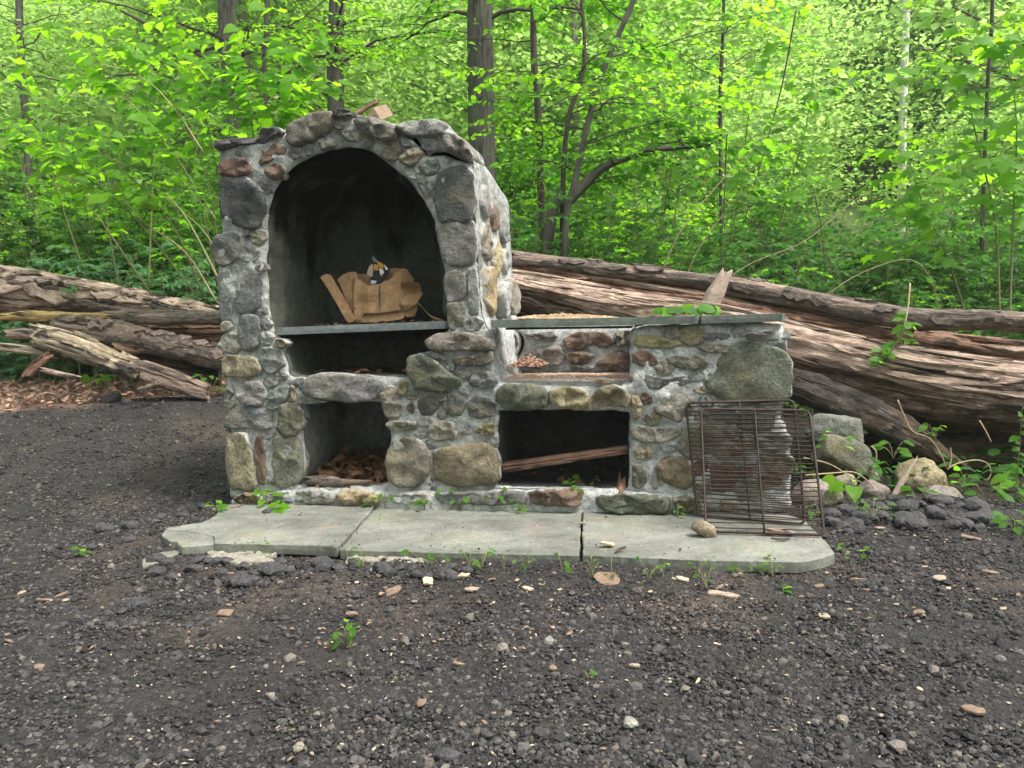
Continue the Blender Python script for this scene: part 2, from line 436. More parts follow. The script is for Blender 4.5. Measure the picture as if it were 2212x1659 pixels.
arch = np.concatenate([FP(Z1, [(487, 1620), (484, 1555), (450, 1450), (438, 1200), (437, 900), (440, 760), (470, 650), (520, 555), (590, 470), (640, 430), (700, 400), (820, 345), (930, 318), (1040, 311), (1120, 325),
                               (1200, 370), (1280, 425), (1350, 490), (1430, 565), (1490, 650), (1540, 725), (1580, 800), (1605, 900), (1622, 980), (1640, 1080), (1652, 1180), (1670, 1300), (1682, 1420), (1695, 1575)]),
                       FP(Z2, [(1690, 258), (1610, 285), (1565, 330), (1575, 375), (1580, 395), (1490, 425), (1425, 445), (1428, 520), (1440, 580), (1230, 572), (1000, 566), (850, 556), (740, 575), (590, 578), (575, 470), (556, 400), (575, 350), (505, 300)])])
bay = FP(Z2, [(655, 763), (760, 758), (870, 745), (1050, 748), (1190, 748), (1236, 752), (1250, 810), (1275, 880), (1300, 940), (1300, 1010), (1286, 1070), (1284, 1200), (1308, 1330), (1000, 1338), (640, 1348), (680, 1250), (692, 1150), (690, 980), (692, 850), (672, 790)])
rbay = FP(Z3, [(172, 726), (350, 724), (600, 728), (800, 730), (946, 732), (940, 900), (944, 1050), (942, 1190), (600, 1188), (300, 1178), (165, 1170), (168, 1000), (166, 850)])
def crackpoly(zf, pts, w, b=0.0):
    p = FP(zf, pts, b); t = np.gradient(p, axis=0); t /= np.linalg.norm(t, axis=1)[:, None]
    nrm = np.stack([-t[:, 1], t[:, 0]], 1); ws = (np.sin(np.linspace(.25, math.pi - .1, len(p)))[:, None]) * w
    rr = np.random.RandomState(len(p)); ws = ws * rr.uniform(.5, 1.4, ws.shape)
    return np.concatenate([p + nrm * ws, (p - nrm * ws)[::-1]])
crack1 = crackpoly(Z1, [(1385, 195), (1420, 240), (1462, 268), (1500, 305), (1522, 340), (1548, 372)], .010)
crack2 = crackpoly(Z1, [(1555, 375), (1600, 356), (1650, 352), (1690, 362), (1740, 385), (1800, 408), (1835, 418)], .007)

def sheet(outer, holes, step, bfun, seed, edge=.028, push=.022):
    """triangulated wall face with holes; returns V (a,b,c), tris, loops of resampled boundaries"""
    loops = [closed(l, step=step, smooth=(1 if len(l) > 12 and k < 3 else 0)) for k, l in enumerate([outer] + holes)]
    loops = [l + (.004 if k == 0 or len(l) > 40 else .001) * np.stack([vn(np.c_[l * 30, 0 * l[:, :1]], seed), vn(np.c_[l * 30, 0 * l[:, :1] + 5], seed + 1)], 1) for k, l in enumerate(loops)]
    rs = np.random.RandomState(seed)
    lo, hi = loops[0].min(0), loops[0].max(0)
    gx, gy = np.meshgrid(np.arange(lo[0], hi[0], step), np.arange(lo[1], hi[1], step))
    P = np.c_[gx.ravel(), gy.ravel()] + rs.uniform(-.35, .35, (gx.size, 2)) * step
    ok = inpoly(P, loops[0])
    for l in loops[1:]: ok &= ~inpoly(P, l)
    P = P[ok]
    B = np.concatenate(loops)
    D = np.array([np.sqrt(((B - p) ** 2).sum(1).min()) for p in P])
    P = P[D > step * .55]
    pts = np.concatenate([B, P]); edges = []; o = 0
    for l in loops:
        edges += [(o + i, o + (i + 1) % len(l)) for i in range(len(l))]; o += len(l)
    vv, ee, ff, ov, oe, of = delaunay_2d_cdt([Vector(p) for p in pts], edges, [], 0, 1e-6)
    V = np.array([tuple(v) for v in vv]); T = np.array([f for f in ff if len(f) == 3])
    c = V[T].mean(1); ok = inpoly(c, loops[0])
    for l in loops[1:]: ok &= ~inpoly(c, l)
    T = T[ok]
    D = np.array([np.sqrt(((B - p) ** 2).sum(1).min()) for p in V])
    b = bfun(V) + push * (1 - np.clip(D / edge, 0, 1)) ** 2
    V3 = np.c_[V[:, 0], b, V[:, 1]]
    # faces look towards -b
    a, bb, cc = V3[T[:, 0]], V3[T[:, 1]], V3[T[:, 2]]
    flip = np.cross(bb - a, cc - a)[:, 1] > 0
    T[flip] = T[flip][:, ::-1]
    return V3, T, loops
def face_b(V):
    P = np.c_[V[:, 0], V[:, 1], 0 * V[:, 0]]
    return .022 * fbm(P * 3.2, 11, 3) + .018 * fbm(P * 11, 12, 3) + .010 * fbm(P * 30, 14, 2) + .004
V3, T, loops = sheet(outer, [arch, bay, rbay, crack1, crack2], .016, face_b, 3)
me = mesh('mortar_face', V3, [T])
ob('mortar_face', me, MORTAR, ROOT)

def tunnel(loop, depths, off, cap=True, b0=.024):
    """walls running back from a loop in the wall face; off(a,c,b,k)->(a,c)"""
    n = len(loop); V = []; 
    for k, b in enumerate(depths):
        q = off(loop, b, k)
        nz = np.c_[q[:, 0] * 7, q[:, 1] * 7, np.full(n, b * 7)]
        ctr = loop.mean(0); rad = q - ctr; rad = rad / (np.linalg.norm(rad, axis=1)[:, None] + 1e-6)
        amp = 0 if k == 0 else .014
        q = q + rad * (amp * fbm(nz, 21, 3))[:, None]
        V.append(np.c_[q[:, 0], np.full(n, b0 if k == 0 else b) + (0 if k == 0 else .01) * vn(nz * 1.7, 33), q[:, 1]])
    V = np.concatenate(V); m = len(depths)
    i = np.arange(m - 1)[:, None] * n; j = np.arange(n)[None]; jn = (j + 1) % n
    Q = np.stack([i + j, i + jn, i + n + jn, i + n + j], -1).reshape(-1, 4)
    fs = [Q]
    if cap:
        o = (m - 1) * n
        tri = tessellate_polygon([[Vector((*p, 0)) for p in V[o:, [0, 2]]]])
        fs.append(np.array(tri) + o)
    return V, fs
# outer shell: the flanks, top and back of the masonry
oc = np.array([outer[8:45, 0].mean(), 0])
CLEV = onF(*Z3(127, 190))[1]
def shell_off(l, b, k):
    q = l.copy(); t = np.clip(b / .85, 0, 1)
    up = np.clip((l[:, 1] - (CLEV + .1)) / .5, 0, 1)
    isoven = (l[:, 0] < onF(1090, 700)[0]).astype(float)
    q[:, 1] -= isoven * up * (l[:, 1] - CLEV) * .16 * t ** 1.5
    q[:, 0] += isoven * (l[:, 1] > .05) * .018 * t * np.sign(l[:, 0] - .6)
    return q
Vs, fs = tunnel(loops[0], [0, .05, .12, .2, .29, .38, .47, .56, .65, .73, .8], shell_off)
ob('outer_shell', mesh('outer_shell', Vs, fs), MORTAR, ROOT)
def liner_off(l, b, k):
    q = l.copy(); sh = onF(*Z1(1000, 1600))[1]
    if b > .105:
        f = np.clip((l[:, 1] - sh - .02) / .08, 0, 1); ca = .66
        q[:, 0] = ca + (l[:, 0] - ca) * (1 - .07 * f)
        q[:, 1] = np.where(f > 0, sh + (l[:, 1] - sh) * (1 - .03 * f), l[:, 1])
    if b > .35:
        t = ((b - .35) / .35) ** 2; ca = .66
        q[:, 0] = ca + (q[:, 0] - ca) * (1 - .10 * t)
        q[:, 1] = np.where(q[:, 1] > sh + .05, sh + (q[:, 1] - sh) * (1 - .12 * t), q[:, 1])
    return q
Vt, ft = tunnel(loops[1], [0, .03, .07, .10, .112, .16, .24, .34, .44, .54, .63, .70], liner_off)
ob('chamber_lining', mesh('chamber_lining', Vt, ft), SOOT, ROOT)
idf = lambda l, b, k: l
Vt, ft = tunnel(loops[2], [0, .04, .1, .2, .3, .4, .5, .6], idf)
ob('wood_bay_lining', mesh('wood_bay_lining', Vt, ft), BAY_SHADE, ROOT)
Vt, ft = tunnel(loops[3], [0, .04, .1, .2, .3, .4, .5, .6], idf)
ob('wood_bay_lining', mesh('wood_bay_lining', Vt, ft), BAY_DEEP_SHADE, ROOT)
for l in loops[4:]:
    Vt, ft = tunnel(l, [0, .03, .06], idf)
    ob('crack', mesh('crack', Vt, ft), SOOT, ROOT)
# back wall of the side grill
bw = np.array([onF(*p, .58) for p in [Z3(215, 505), Z3(205, 380), Z3(215, 225), Z3(500, 222), Z3(975, 214), Z3(975, 500)]])
bwcrack = crackpoly(Z3, [(285, 262), (308, 285), (315, 330), (300, 380), (278, 410), (285, 450)], .008, .58)
Vb, Tb, lb = sheet(bw, [bwcrack], .024, lambda V: .58 + .02 * fbm(np.c_[V * 6, 0 * V[:, :1]], 41, 3), 42)
ob('grill_back_wall', mesh('grill_back_wall', Vb, [Tb]), MORTAR, ROOT)
Vt, ft = tunnel(lb[1], [.58, .62, .66], idf, b0=.60)
ob('crack', mesh('crack', Vt, ft), SOOT, ROOT)
Vt, ft = tunnel(lb[0], [.6, .7, .78], idf, b0=.60)
ob('grill_back_wall', mesh('grill_back_wall', Vt, ft), MORTAR, ROOT)

# ---- the stones
RIMV = np.concatenate([np.repeat([1, 1, 1, .9, .62, .36, .12, 0, 0], 40), [0]])
def rimmed(me):
    if len(me.vertices) == len(RIMV): fattr(me, 'rim', RIMV)
    return me
def stone_mesh(poly, h, emb, seed, b0=0.0, n=40, rot=None):
    p = closed(poly, n=n, smooth=0)
    p = .5 * p + .25 * (np.roll(p, 1, 0) + np.roll(p, -1, 0))
    p = p.mean(0) + (p - p.mean(0)) * 1.075
    ctr = p.mean(0); rel = p - ctr; size = np.sqrt(abs((rel * np.roll(rel[:, ::-1], -1, 0) * [1, -1]).sum()) / 2 + 1e-6)
    rel = rel * (1 + .10 * fbm(np.c_[p * 18, np.full((n, 1), seed * 1.7)], seed, 3)[:, None])
    rings = [(.95, emb), (1.03, emb * .25 + .004), (1.035, -.08 * h), (1.02, -.48 * h), (.975, -.84 * h), (.88, -.97 * h), (.68, -1.0 * h), (.45, -1.02 * h), (.2, -1.02 * h)]
    V = []
    rs = np.random.RandomState(seed); tx, tz = rs.uniform(-.12, .12, 2)
    for k, (s, b) in enumerate(rings):
        q = ctr + rel * s
        nz = fbm(np.c_[q * (3.0 / max(size, .06)), np.full((n, 1), seed * 3.1)], seed + 7, 3) + .45 * fbm(np.c_[q * 38, np.full((n, 1), seed * 1.1)], seed + 9, 2)
        facet = (np.abs(vn(np.c_[q * (2.2 / max(size, .06)), np.full((n, 1), seed * 2.3)], seed + 3)) - .25)
        bb = b0 + b + (0 if k == 0 else 1) * (h * .60 * nz + h * .95 * facet * (k > 2)) + (k > 2) * ((q - ctr) @ np.array([tx, tz])) * .6 * min(1, h / .02)
        V.append(np.c_[q[:, 0], bb, q[:, 1]])
    c = np.array([[ctr[0], V[-1][:, 1].mean() - .002, ctr[1]]])
    V = np.concatenate(V + [c]); m = len(rings)
    i = np.arange(m - 1)[:, None] * n; j = np.arange(n)[None]; jn = (j + 1) % n
    Q = np.stack([i + j, i + n + j, i + n + jn, i + jn], -1).reshape(-1, 4)
    o = (m - 1) * n
    Tt = np.stack([o + j[0], np.full(n, m * n), o + jn[0]], 1)
    area = ((p[:, 0] * np.roll(p[:, 1], -1) - np.roll(p[:, 0], -1) * p[:, 1]).sum())
    if area > 0: Q = Q[:, ::-1]; Tt = Tt[:, ::-1]
    return V, [Q, Tt]
DK, GR, LG, TN, BR, OL, YT, GT = (.095, .095, .096), (.17, .17, .165), (.27, .27, .255), (.23, .195, .13), (.16, .105, .078), (.125, .13, .098), (.30, .25, .145), (.205, .19, .155)
ST = [  # zoom, outline, colour, height, embed
 (Z1, [(85,290),(120,275),(250,262),(370,250),(385,290),(330,308),(250,312),(180,332),(120,342),(106,322)], DK, .05, .25),
 (Z1, [(385,250),(410,205),(480,185),(540,190),(552,215),(520,245),(460,270),(430,295),(392,290)], DK, .05, .16),
 (Z1, [(590,185),(640,140),(720,105),(800,80),(860,75),(905,95),(895,160),(870,215),(800,245),(700,290),(640,300),(590,270)], GT, .045, .2),
 (Z1, [(900,90),(950,62),(1010,60),(1045,75),(1030,105),(990,120),(940,110),(905,112)], DK, .04, .16),
 (Z1, [(1055,150),(1090,110),(1180,118),(1260,135),(1330,175),(1345,230),(1310,265),(1240,270),(1180,245),(1100,200)], GT, .06, .2),
 (Z1, [(1350,185),(1400,150),(1500,135),(1600,130),(1680,160),(1650,220),(1600,240),(1500,240),(1430,235),(1390,205)], LG, .05, .22),
 (Z1, [(1650,240),(1700,220),(1770,245),(1840,300),(1868,370),(1845,412),(1800,395),(1740,370),(1700,330)], GT, .07, .25),
 (Z1, [(400,430),(430,370),(470,310),(510,295),(560,310),(580,340),(560,375),(510,395),(450,425),(405,450)], BR, .025, .05),
 (Z1, [(108,420),(160,405),(270,398),(320,410),(345,480),(330,510),(250,520),(160,515),(112,500)], BR, .04, .1),
 (Z1, [(445,475),(490,435),(550,440),(575,480),(555,530),(490,545),(450,520)], BR, .035, .05),
 (Z1, [(130,560),(180,540),(230,575),(300,530),(340,560),(400,620),(425,660),(425,740),(400,820),(360,870),(280,860),(200,845),(140,800),(125,680)], DK, .04, .07),
 (Z1, [(62,1010),(100,940),(170,910),(250,915),(275,960),(270,1040),(230,1110),(160,1135),(100,1120),(72,1060)], GR, .035, .12),
 (Z1, [(285,1000),(330,975),(370,1000),(395,1060),(370,1105),(270,1120),(255,1090)], GR, .018, .04),
 (Z1, [(215,1150),(330,1130),(400,1210),(405,1400),(330,1465),(240,1450),(215,1300)], GR, .014, .04),
 (Z1, [(108,1200),(185,1180),(198,1350),(190,1500),(125,1500)], GR, .016, .06),
 (Z2, [(255,170),(310,155),(385,165),(395,240),(385,340),(350,385),(285,385),(265,330),(250,250)], GR, .02, .04),
 (Z2, [(140,450),(200,430),(320,440),(380,470),(400,530),(370,570),(260,575),(150,570)], TN, .028, .05),
 (Z2, [(245,670),(290,620),(370,610),(430,650),(440,710),(410,765),(340,770),(270,745),(240,710)], LG, .028, .04),
 (Z2, [(160,650),(200,640),(215,690),(190,715),(158,700)], GR, .02, .04),
 (Z2, [(175,870),(215,800),(330,785),(420,800),(465,830),(470,925),(400,935),(250,930),(170,925)], GR, .03, .05),
 (Z2, [(168,980),(230,970),(310,985),(330,1060),(355,1180),(385,1310),(330,1340),(190,1340),(172,1200)], TN, .035, .05),
 (Z2, [(365,1010),(410,995),(430,1080),(440,1200),(440,1300),(400,1310),(375,1200),(362,1100)], BR, .025, .04),
 (Z2, [(485,1020),(540,1000),(640,990),(680,1050),(692,1180),(672,1280),(600,1345),(520,1330),(490,1200)], GT, .04, .08),
 (Z2, [(540,780),(600,750),(660,770),(690,850),(687,930),(640,980),(560,985),(530,930),(540,850)], OL, .04, .08),
 (Z2, [(460,700),(520,650),(590,640),(600,690),(560,760),(500,800),(455,790)], GR, .025, .04),
 (Z2, [(600,640),(632,640),(670,715),(662,748),(632,745)], TN, .025, .05),
 (Z2, [(505,315),(560,318),(590,345),(560,375),(530,360)], TN, .03, .06),
 (Z2, [(730,640),(760,570),(860,560),(1000,568),(1150,575),(1240,597),(1242,670),(1190,725),(1060,742),(950,742),(850,722),(720,690)], GR, .045, .12),
 (Z2, [(682,712),(730,700),(800,725),(860,750),(760,762),(655,764)], LG, .035, .12),
 (Z2, [(1245,650),(1300,640),(1360,680),(1380,760),(1360,840),(1290,855),(1258,820),(1240,740)], GT, .03, .06),
 (Z2, [(1350,640),(1370,605),(1410,615),(1415,660),(1400,705),(1365,700)], YT, .03, .04),
 (Z2, [(1430,450),(1490,425),(1560,430),(1600,460),(1650,510),(1720,560),(1785,600),(1765,635),(1680,670),(1560,675),(1490,660),(1450,600),(1425,520)], OL, .05, .1),
 (Z2, [(1560,335),(1620,285),(1720,270),(1850,280),(1960,300),(2000,340),(1995,390),(1900,395),(1780,390),(1660,400),(1590,385)], GT, .05, .1),
 (Z2, [(1580,400),(1640,410),(1690,440),(1680,470),(1620,455),(1575,425)], GR, .03, .05),
 (Z2, [(1735,450),(1800,430),(1900,420),(1990,400),(1998,470),(1940,495),(1830,505),(1760,490)], GT, .045, .06),
 (Z2, [(1850,590),(1890,545),(1960,540),(2010,560),(2035,600),(2015,640),(1930,650),(1870,640)], GR, .03, .05),
 (Z2, [(1490,740),(1560,715),(1610,725),(1628,790),(1590,840),(1520,840),(1490,800)], DK, .02, .04),
 (Z2, [(1665,760),(1730,700),(1795,712),(1812,790),(1790,838),(1720,845),(1680,810)], DK, .022, .04),
 (Z2, [(1830,750),(1890,710),(1980,720),(2030,760),(2005,840),(1920,858),(1850,842)], DK, .03, .05),
 (Z2, [(1418,770),(1450,745),(1470,790),(1450,830),(1420,810)], DK, .018, .03),
 (Z2, [(1272,900),(1300,880),(1400,878),(1475,890),(1475,935),(1400,948),(1300,945)], GT, .04, .06),
 (Z2, [(1555,960),(1590,900),(1680,880),(1745,900),(1755,960),(1740,1005),(1640,1015),(1560,990)], GT, .035, .05),
 (Z2, [(1770,920),(1830,895),(1870,920),(1860,970),(1790,975)], LG, .02, .03),
 (Z2, [(1880,960),(1930,910),(2008,890),(2015,970),(1950,980)], YT, .03, .05),
 (Z2, [(1298,1060),(1350,1015),(1440,1000),(1510,1030),(1560,1100),(1565,1210),(1540,1290),(1470,1330),(1370,1330),(1300,1290),(1280,1180)], GT, .05, .08),
 (Z2, [(1610,1100),(1680,1070),(1800,1050),(1930,1040),(2010,1060),(2035,1150),(2033,1290),(1980,1320),(1850,1325),(1700,1310),(1620,1260),(1595,1170)], TN, .05, .08),
 (Z1, [(1640,480),(1720,460),(1810,440),(1870,520),(1872,640),(1867,760),(1850,820),(1740,830),(1640,820),(1630,740),(1600,660),(1610,570)], DK, .025, .06),
 (Z1, [(1480,540),(1530,510),(1580,560),(1590,620),(1560,660),(1520,640)], GR, .02, .04),
 (Z1, [(1630,870),(1720,845),(1860,840),(1882,920),(1887,1050),(1860,1110),(1760,1130),(1680,1110),(1640,1000)], (.19, .19, .185), .02, .05),
 (Z1, [(1680,1200),(1750,1175),(1820,1200),(1820,1320),(1780,1380),(1700,1380),(1675,1300)], GR, .016, .04),
 (Z1, [(1690,1400),(1790,1390),(1815,1450),(1800,1560),(1730,1590),(1700,1550)], GT, .018, .04),
 (Z1, [(1835,1170),(1885,1150),(1905,1350),(1900,1470),(1840,1480)], LG, .014, .04),
 (Z1, [(800,265),(860,250),(920,275),(900,318),(820,338)], GR, .025, .04),
 (Z1, [(960,205),(1040,190),(1110,235),(1090,275),(1000,265)], LG, .02, .04),
 (Z1, [(1360,400),(1400,345),(1480,330),(1530,360),(1500,410),(1440,450)], GT, .035, .05),
 (Z1, [(1370,255),(1440,262),(1490,310),(1450,325),(1390,310)], LG, .025, .04),
 (Z3, [(980,310),(1010,285),(1080,280),(1170,305),(1270,330),(1200,350),(1090,350),(1000,345)], YT, .02, .04),
 (Z3, [(1380,280),(1440,265),(1540,270),(1540,300),(1450,310),(1390,305)], GR, .014, .03),
 (Z3, [(1645,275),(1700,255),(1800,250),(1888,258),(1885,300),(1780,312),(1670,308)], LG, .035, .06),
 (Z3, [(1350,345),(1400,330),(1500,330),(1540,350),(1530,378),(1420,382),(1370,370)], GT, .02, .03),
 (Z3, [(968,390),(1000,370),(1060,375),(1110,420),(1105,455),(1040,465),(972,440)], BR, .024, .04),
 (Z3, [(1175,420),(1230,400),(1300,410),(1360,395),(1410,430),(1390,470),(1290,485),(1210,465)], GT, .024, .04),
 (Z3, [(964,530),(1000,505),(1060,515),(1150,540),(1290,520),(1310,560),(1220,585),(1100,600),(975,575)], GR, .02, .04),
 (Z3, [(1415,520),(1500,420),(1560,345),(1680,325),(1770,360),(1880,400),(1888,500),(1893,600),(1865,660),(1700,672),(1500,668),(1450,620),(1410,560)], OL, .028, .06),
 (Z3, [(1785,322),(1872,318),(1878,385),(1830,372),(1790,350)], GR, .016, .04),
 (Z3, [(1330,600),(1380,580),(1425,605),(1400,625),(1345,620)], TN, .014, .03),
 (Z3, [(1100,670),(1150,635),(1240,625),(1310,640),(1340,690),(1320,750),(1250,790),(1180,770),(1110,730)], GT, .026, .04),
 (Z3, [(962,640),(1000,640),(1025,690),(1020,750),(985,785),(958,750)], TN, .026, .05),
 (Z3, [(968,840),(1000,815),(1100,830),(1250,835),(1240,870),(1140,915),(1010,910),(976,880)], GT, .024, .04),
 (Z3, [(1130,945),(1190,925),(1250,930),(1230,965),(1160,980)], GR, .018, .03),
 (Z3, [(970,960),(1020,940),(1085,955),(1080,1005),(1000,1015)], TN, .02, .04),
 (Z3, [(968,1055),(1010,1035),(1050,1080),(1050,1150),(1010,1185),(968,1170)], GT, .024, .04),
 (Z3, [(1085,1110),(1110,1100),(1125,1160),(1110,1195),(1085,1185)], LG, .014, .03),
 (Z3, [(1100,1070),(1160,1010),(1230,1000),(1290,1030),(1325,1090),(1330,1160),(1260,1185),(1190,1165),(1130,1130)], (.215, .165, .11), .032, .05),
 (Z3, [(1420,720),(1520,700),(1600,740),(1560,790),(1450,780)], GR, .02, .04),
 (Z3, [(1500,830),(1590,830),(1640,880),(1570,910),(1500,890)], GR, .02, .04),
 (Z3, [(1700,870),(1840,850),(1905,890),(1895,950),(1740,960)], GR, .03, .05),
 (Z3, [(1530,940),(1600,930),(1640,980),(1560,1000)], BR, .02, .03),
 (Z3, [(1720,990),(1850,975),(1918,1010),(1902,1100),(1760,1090)], GT, .03, .05),
 (Z3, [(1430,1050),(1560,1040),(1590,1120),(1560,1200),(1440,1200)], BR, .022, .04),
 (Z3, [(1600,1050),(1680,1045),(1670,1130),(1610,1120)], BR, .02, .03),
 (Z3, [(1720,1110),(1860,1105),(1850,1160),(1740,1190)], BR, .02, .04),
 (Z3, [(1490,1260),(1600,1270),(1590,1325),(1500,1322)], TN, .02, .04),
 (Z3, [(176,600),(220,570),(350,575),(430,590),(472,640),(455,700),(350,722),(220,718),(172,660)], OL, .05, .1),
 (Z3, [(480,610),(560,585),(650,590),(705,620),(702,700),(642,724),(550,705),(490,670)], YT, .05, .1),
 (Z3, [(715,660),(780,590),(860,575),(920,600),(948,650),(932,702),(820,694),(715,727)], TN, .055, .1),
 (Z3, [(735,552),(775,540),(850,548),(840,562),(760,566)], BR, .02, .05),
]
BACKST = [
 ([(222,290),(285,268),(296,330),(296,372),(268,430),(222,420)], LG), ([(330,385),(420,352),(530,345),(565,400),(540,450),(420,480),(335,460),(300,420)], GT),
 ([(340,275),(500,255),(520,290),(400,305)], LG), ([(570,300),(650,262),(800,265),(860,320),(800,352),(720,330),(650,370),(580,350)], BR),
 ([(580,392),(660,370),(740,402),(700,440),(600,442)], BR), ([(760,450),(820,390),(900,370),(950,400),(955,480),(800,490)], BR), ([(870,262),(955,250),(960,332),(880,345)], GT), ([(600,455),(690,450),(740,470),(690,492),(610,488)], GR)]
PLINTH = [
 (Z2, [(230,1410),(300,1380),(390,1395),(402,1450),(300,1475),(240,1460)], BR, .05), (Z2, [(650,1372),(750,1352),(860,1370),(920,1420),(890,1450),(760,1455),(650,1440)], LG, .04),
 (Z2, [(940,1390),(1010,1360),(1150,1370),(1230,1400),(1220,1445),(1080,1452),(960,1432)], YT, .045), (Z2, [(420,1400),(520,1375),(620,1385),(635,1440),(520,1460),(430,1450)], GR, .03),
 (Z2, [(1290,1390),(1400,1380),(1540,1385),(1560,1440),(1420,1455),(1300,1445)], LG, .03), (Z2, [(1620,1385),(1760,1380),(1900,1375),(1990,1390),(1980,1445),(1800,1458),(1640,1450)], GR, .03),
 (Z3, [(350,1215),(420,1200),(560,1195),(660,1205),(662,1280),(540,1292),(400,1282)], BR, .05), (Z3, [(775,1235),(900,1220),(1050,1225),(1172,1240),(1165,1320),(1000,1330),(850,1322),(770,1290)], OL, .055),
 (Z3, [(1208,1250),(1300,1235),(1365,1250),(1375,1325),(1240,1332)], TN, .045), (Z3, [(20,1225),(150,1205),(310,1210),(330,1270),(180,1285),(30,1280)], GR, .03)]
rsq = np.random.RandomState(5)
def jit(c): 
    k = rsq.uniform(.74, 1.10); return tuple(x * k * rsq.uniform(.96, 1.04) for x in c)
for i, (zf, poly, c, h, emb) in enumerate(ST):
    V, fs = stone_mesh(FP(zf, poly), h * .72, emb, i + 1, b0=.004)
    ob('stone', rimmed(mesh('stone', V, fs)), STONE, ROOT, color=jit(c))
for i, (poly, c) in enumerate(BACKST):
    V, fs = stone_mesh(FP(Z3, poly, .58), .03, .04, 200 + i, b0=.575)
    ob('stone', rimmed(mesh('stone', V, fs)), STONE, ROOT, color=jit(c))
for i, (zf, poly, c, h) in enumerate(PLINTH):
    V, fs = stone_mesh(FP(zf, poly, -.03), h, .06, 300 + i, b0=-.015)
    ob('stone', rimmed(mesh('stone', V, fs)), STONE, ROOT, color=jit(c))
PALE_SIDE = onF(*Z3(950, 400))[0]
# smaller fitted stones that fill the face between the large ones
def fill_stones():
    step = .013
    lo, hi = outer.min(0), outer.max(0)
    gx, gy = np.meshgrid(np.arange(lo[0], hi[0], step), np.arange(.12, hi[1], step)); G = np.c_[gx.ravel(), gy.ravel()]
    ok = inpoly(G, outer)
    for l in (arch, bay, rbay): ok &= ~inpoly(G, l)
    polys = [FP(zf, poly) for zf, poly, *_r in ST]
    polys = [p.mean(0) + (p - p.mean(0)) * 1.03 for p in polys]
    for p in polys: ok &= ~inpoly(G, p)
    G = G[ok]
    B = np.concatenate([closed(p, step=.012, smooth=0) for p in [outer, arch, bay, rbay, crack1, crack2] + polys])
    D = np.concatenate([np.sqrt(((g[:, None] - B[None]) ** 2).sum(-1).min(1)) for g in np.array_split(G, max(1, len(G) // 400))])
    rr = np.random.RandomState(90); out = []
    for _ in range(700):
        k = int(np.argmax(D)); r = D[k]
        if r < .028: break
        c = G[k]
        if c[0] > PALE_SIDE and r < .034: D[k] = 0; continue
        r = min(r, .085) - .005; n = rr.randint(5, 8)
        th = np.linspace(0, 2 * math.pi, n, endpoint=False) + rr.uniform(0, 6)
        a = rr.uniform(-.4, .4); el = rr.uniform(1.05, 1.45)
        q = np.c_[np.cos(th) * el, np.sin(th)] * (r * rr.uniform(.88, 1.18, n))[:, None]
        q = q @ np.array([[math.cos(a), math.sin(a)], [-math.sin(a), math.cos(a)]])
        out.append((c + q, r)); D = np.minimum(D, np.sqrt(((G - c) ** 2).sum(1)) - r - .004)
    return out
for i, (poly, r) in enumerate(fill_stones()):
    c = [GR, LG, GR, GT, LG, GR, GT][i * 5 % 7] if poly[:, 0].mean() < PALE_SIDE else [GT, TN, GR, BR, LG][i % 5]
    V, fs = stone_mesh(poly, .008 + .08 * r, .04, 800 + i, b0=.004)
    ob('stone', rimmed(mesh('stone', V, fs)), STONE, ROOT, color=jit(c))
# plinth: a rough footing that stands proud of the wall
a0, a1 = onF(*Z2(180, 1440))[0], onF(*Z3(1400, 1320))[0]
ptop_l = onF(*Z2(500, 1352), -.03)[1]
pl = np.array([(a0 - .01, -.10), (a1, -.10), (a1, .085), (a1 - .25, .095)] + [(onF(*Z3(x, y), -.03)) for x, y in [(950, 1205), (600, 1195), (300, 1190), (165, 1190)]] +
              [(onF(*Z2(x, y), -.03)) for x, y in [(2030, 1355), (1800, 1368), (1500, 1372), (1200, 1362), (900, 1358), (600, 1362), (420, 1380), (185, 1390)]])
Vp, Tp, lp = sheet(pl, [], .022, lambda V: -.035 + .022 * fbm(np.c_[V * 7, 0 * V[:, :1]], 51, 3), 52, edge=.03, push=.03)
Vs, fs = tunnel(lp[0], [-.02, .01, .035, .055], idf, cap=False, b0=-.008)
ob('plinth', mesh('plinth', np.concatenate([Vp, Vs]), [np.concatenate([Tp]), fs[0] + len(Vp)]), MORTAR, ROOT)
# flank stones of the oven, on the right-hand side wall above the counter
def flank_stone(b0, b1, c0, c1, col, seed, aoff=0.0):
    """a stone on the side wall between depths b0..b1 and heights c0..c1"""
    rs = np.random.RandomState(seed); k = 9
    th = np.linspace(0, 2 * math.pi, k, endpoint=False)
    pb = (b0 + b1) / 2 + (b1 - b0) / 2 * np.cos(th) * rs.uniform(.8, 1.1, k); pc = (c0 + c1) / 2 + (c1 - c0) / 2 * np.sin(th) * rs.uniform(.8, 1.1, k)
    V, fs = stone_mesh(np.c_[pb, pc], .022, .05, seed)
    # V = (depth, -outward, height) -> outward is +a
    mid = (c0 + c1) / 2
    right = outer[np.argsort(abs(outer[:, 1] - mid))]; a = max(q[0] for q in right[:10] if q[0] < 1.75)
    W = np.c_[a - V[:, 1] + .012 * V[:, 0] / .8 + aoff, V[:, 0], V[:, 2]]
    return W, [f[:, ::-1] for f in fs]
FL = [(.06,.22,1.02,1.28,YT),(.24,.42,1.0,1.2,LG),(.44,.66,1.02,1.22,GT),(.08,.26,1.30,1.52,GT),(.28,.45,1.23,1.45,YT),(.47,.68,1.25,1.40,LG),(.10,.28,1.54,1.70,LG),(.30,.48,1.48,1.64,BR),(.50,.70,1.43,1.58,GR)]
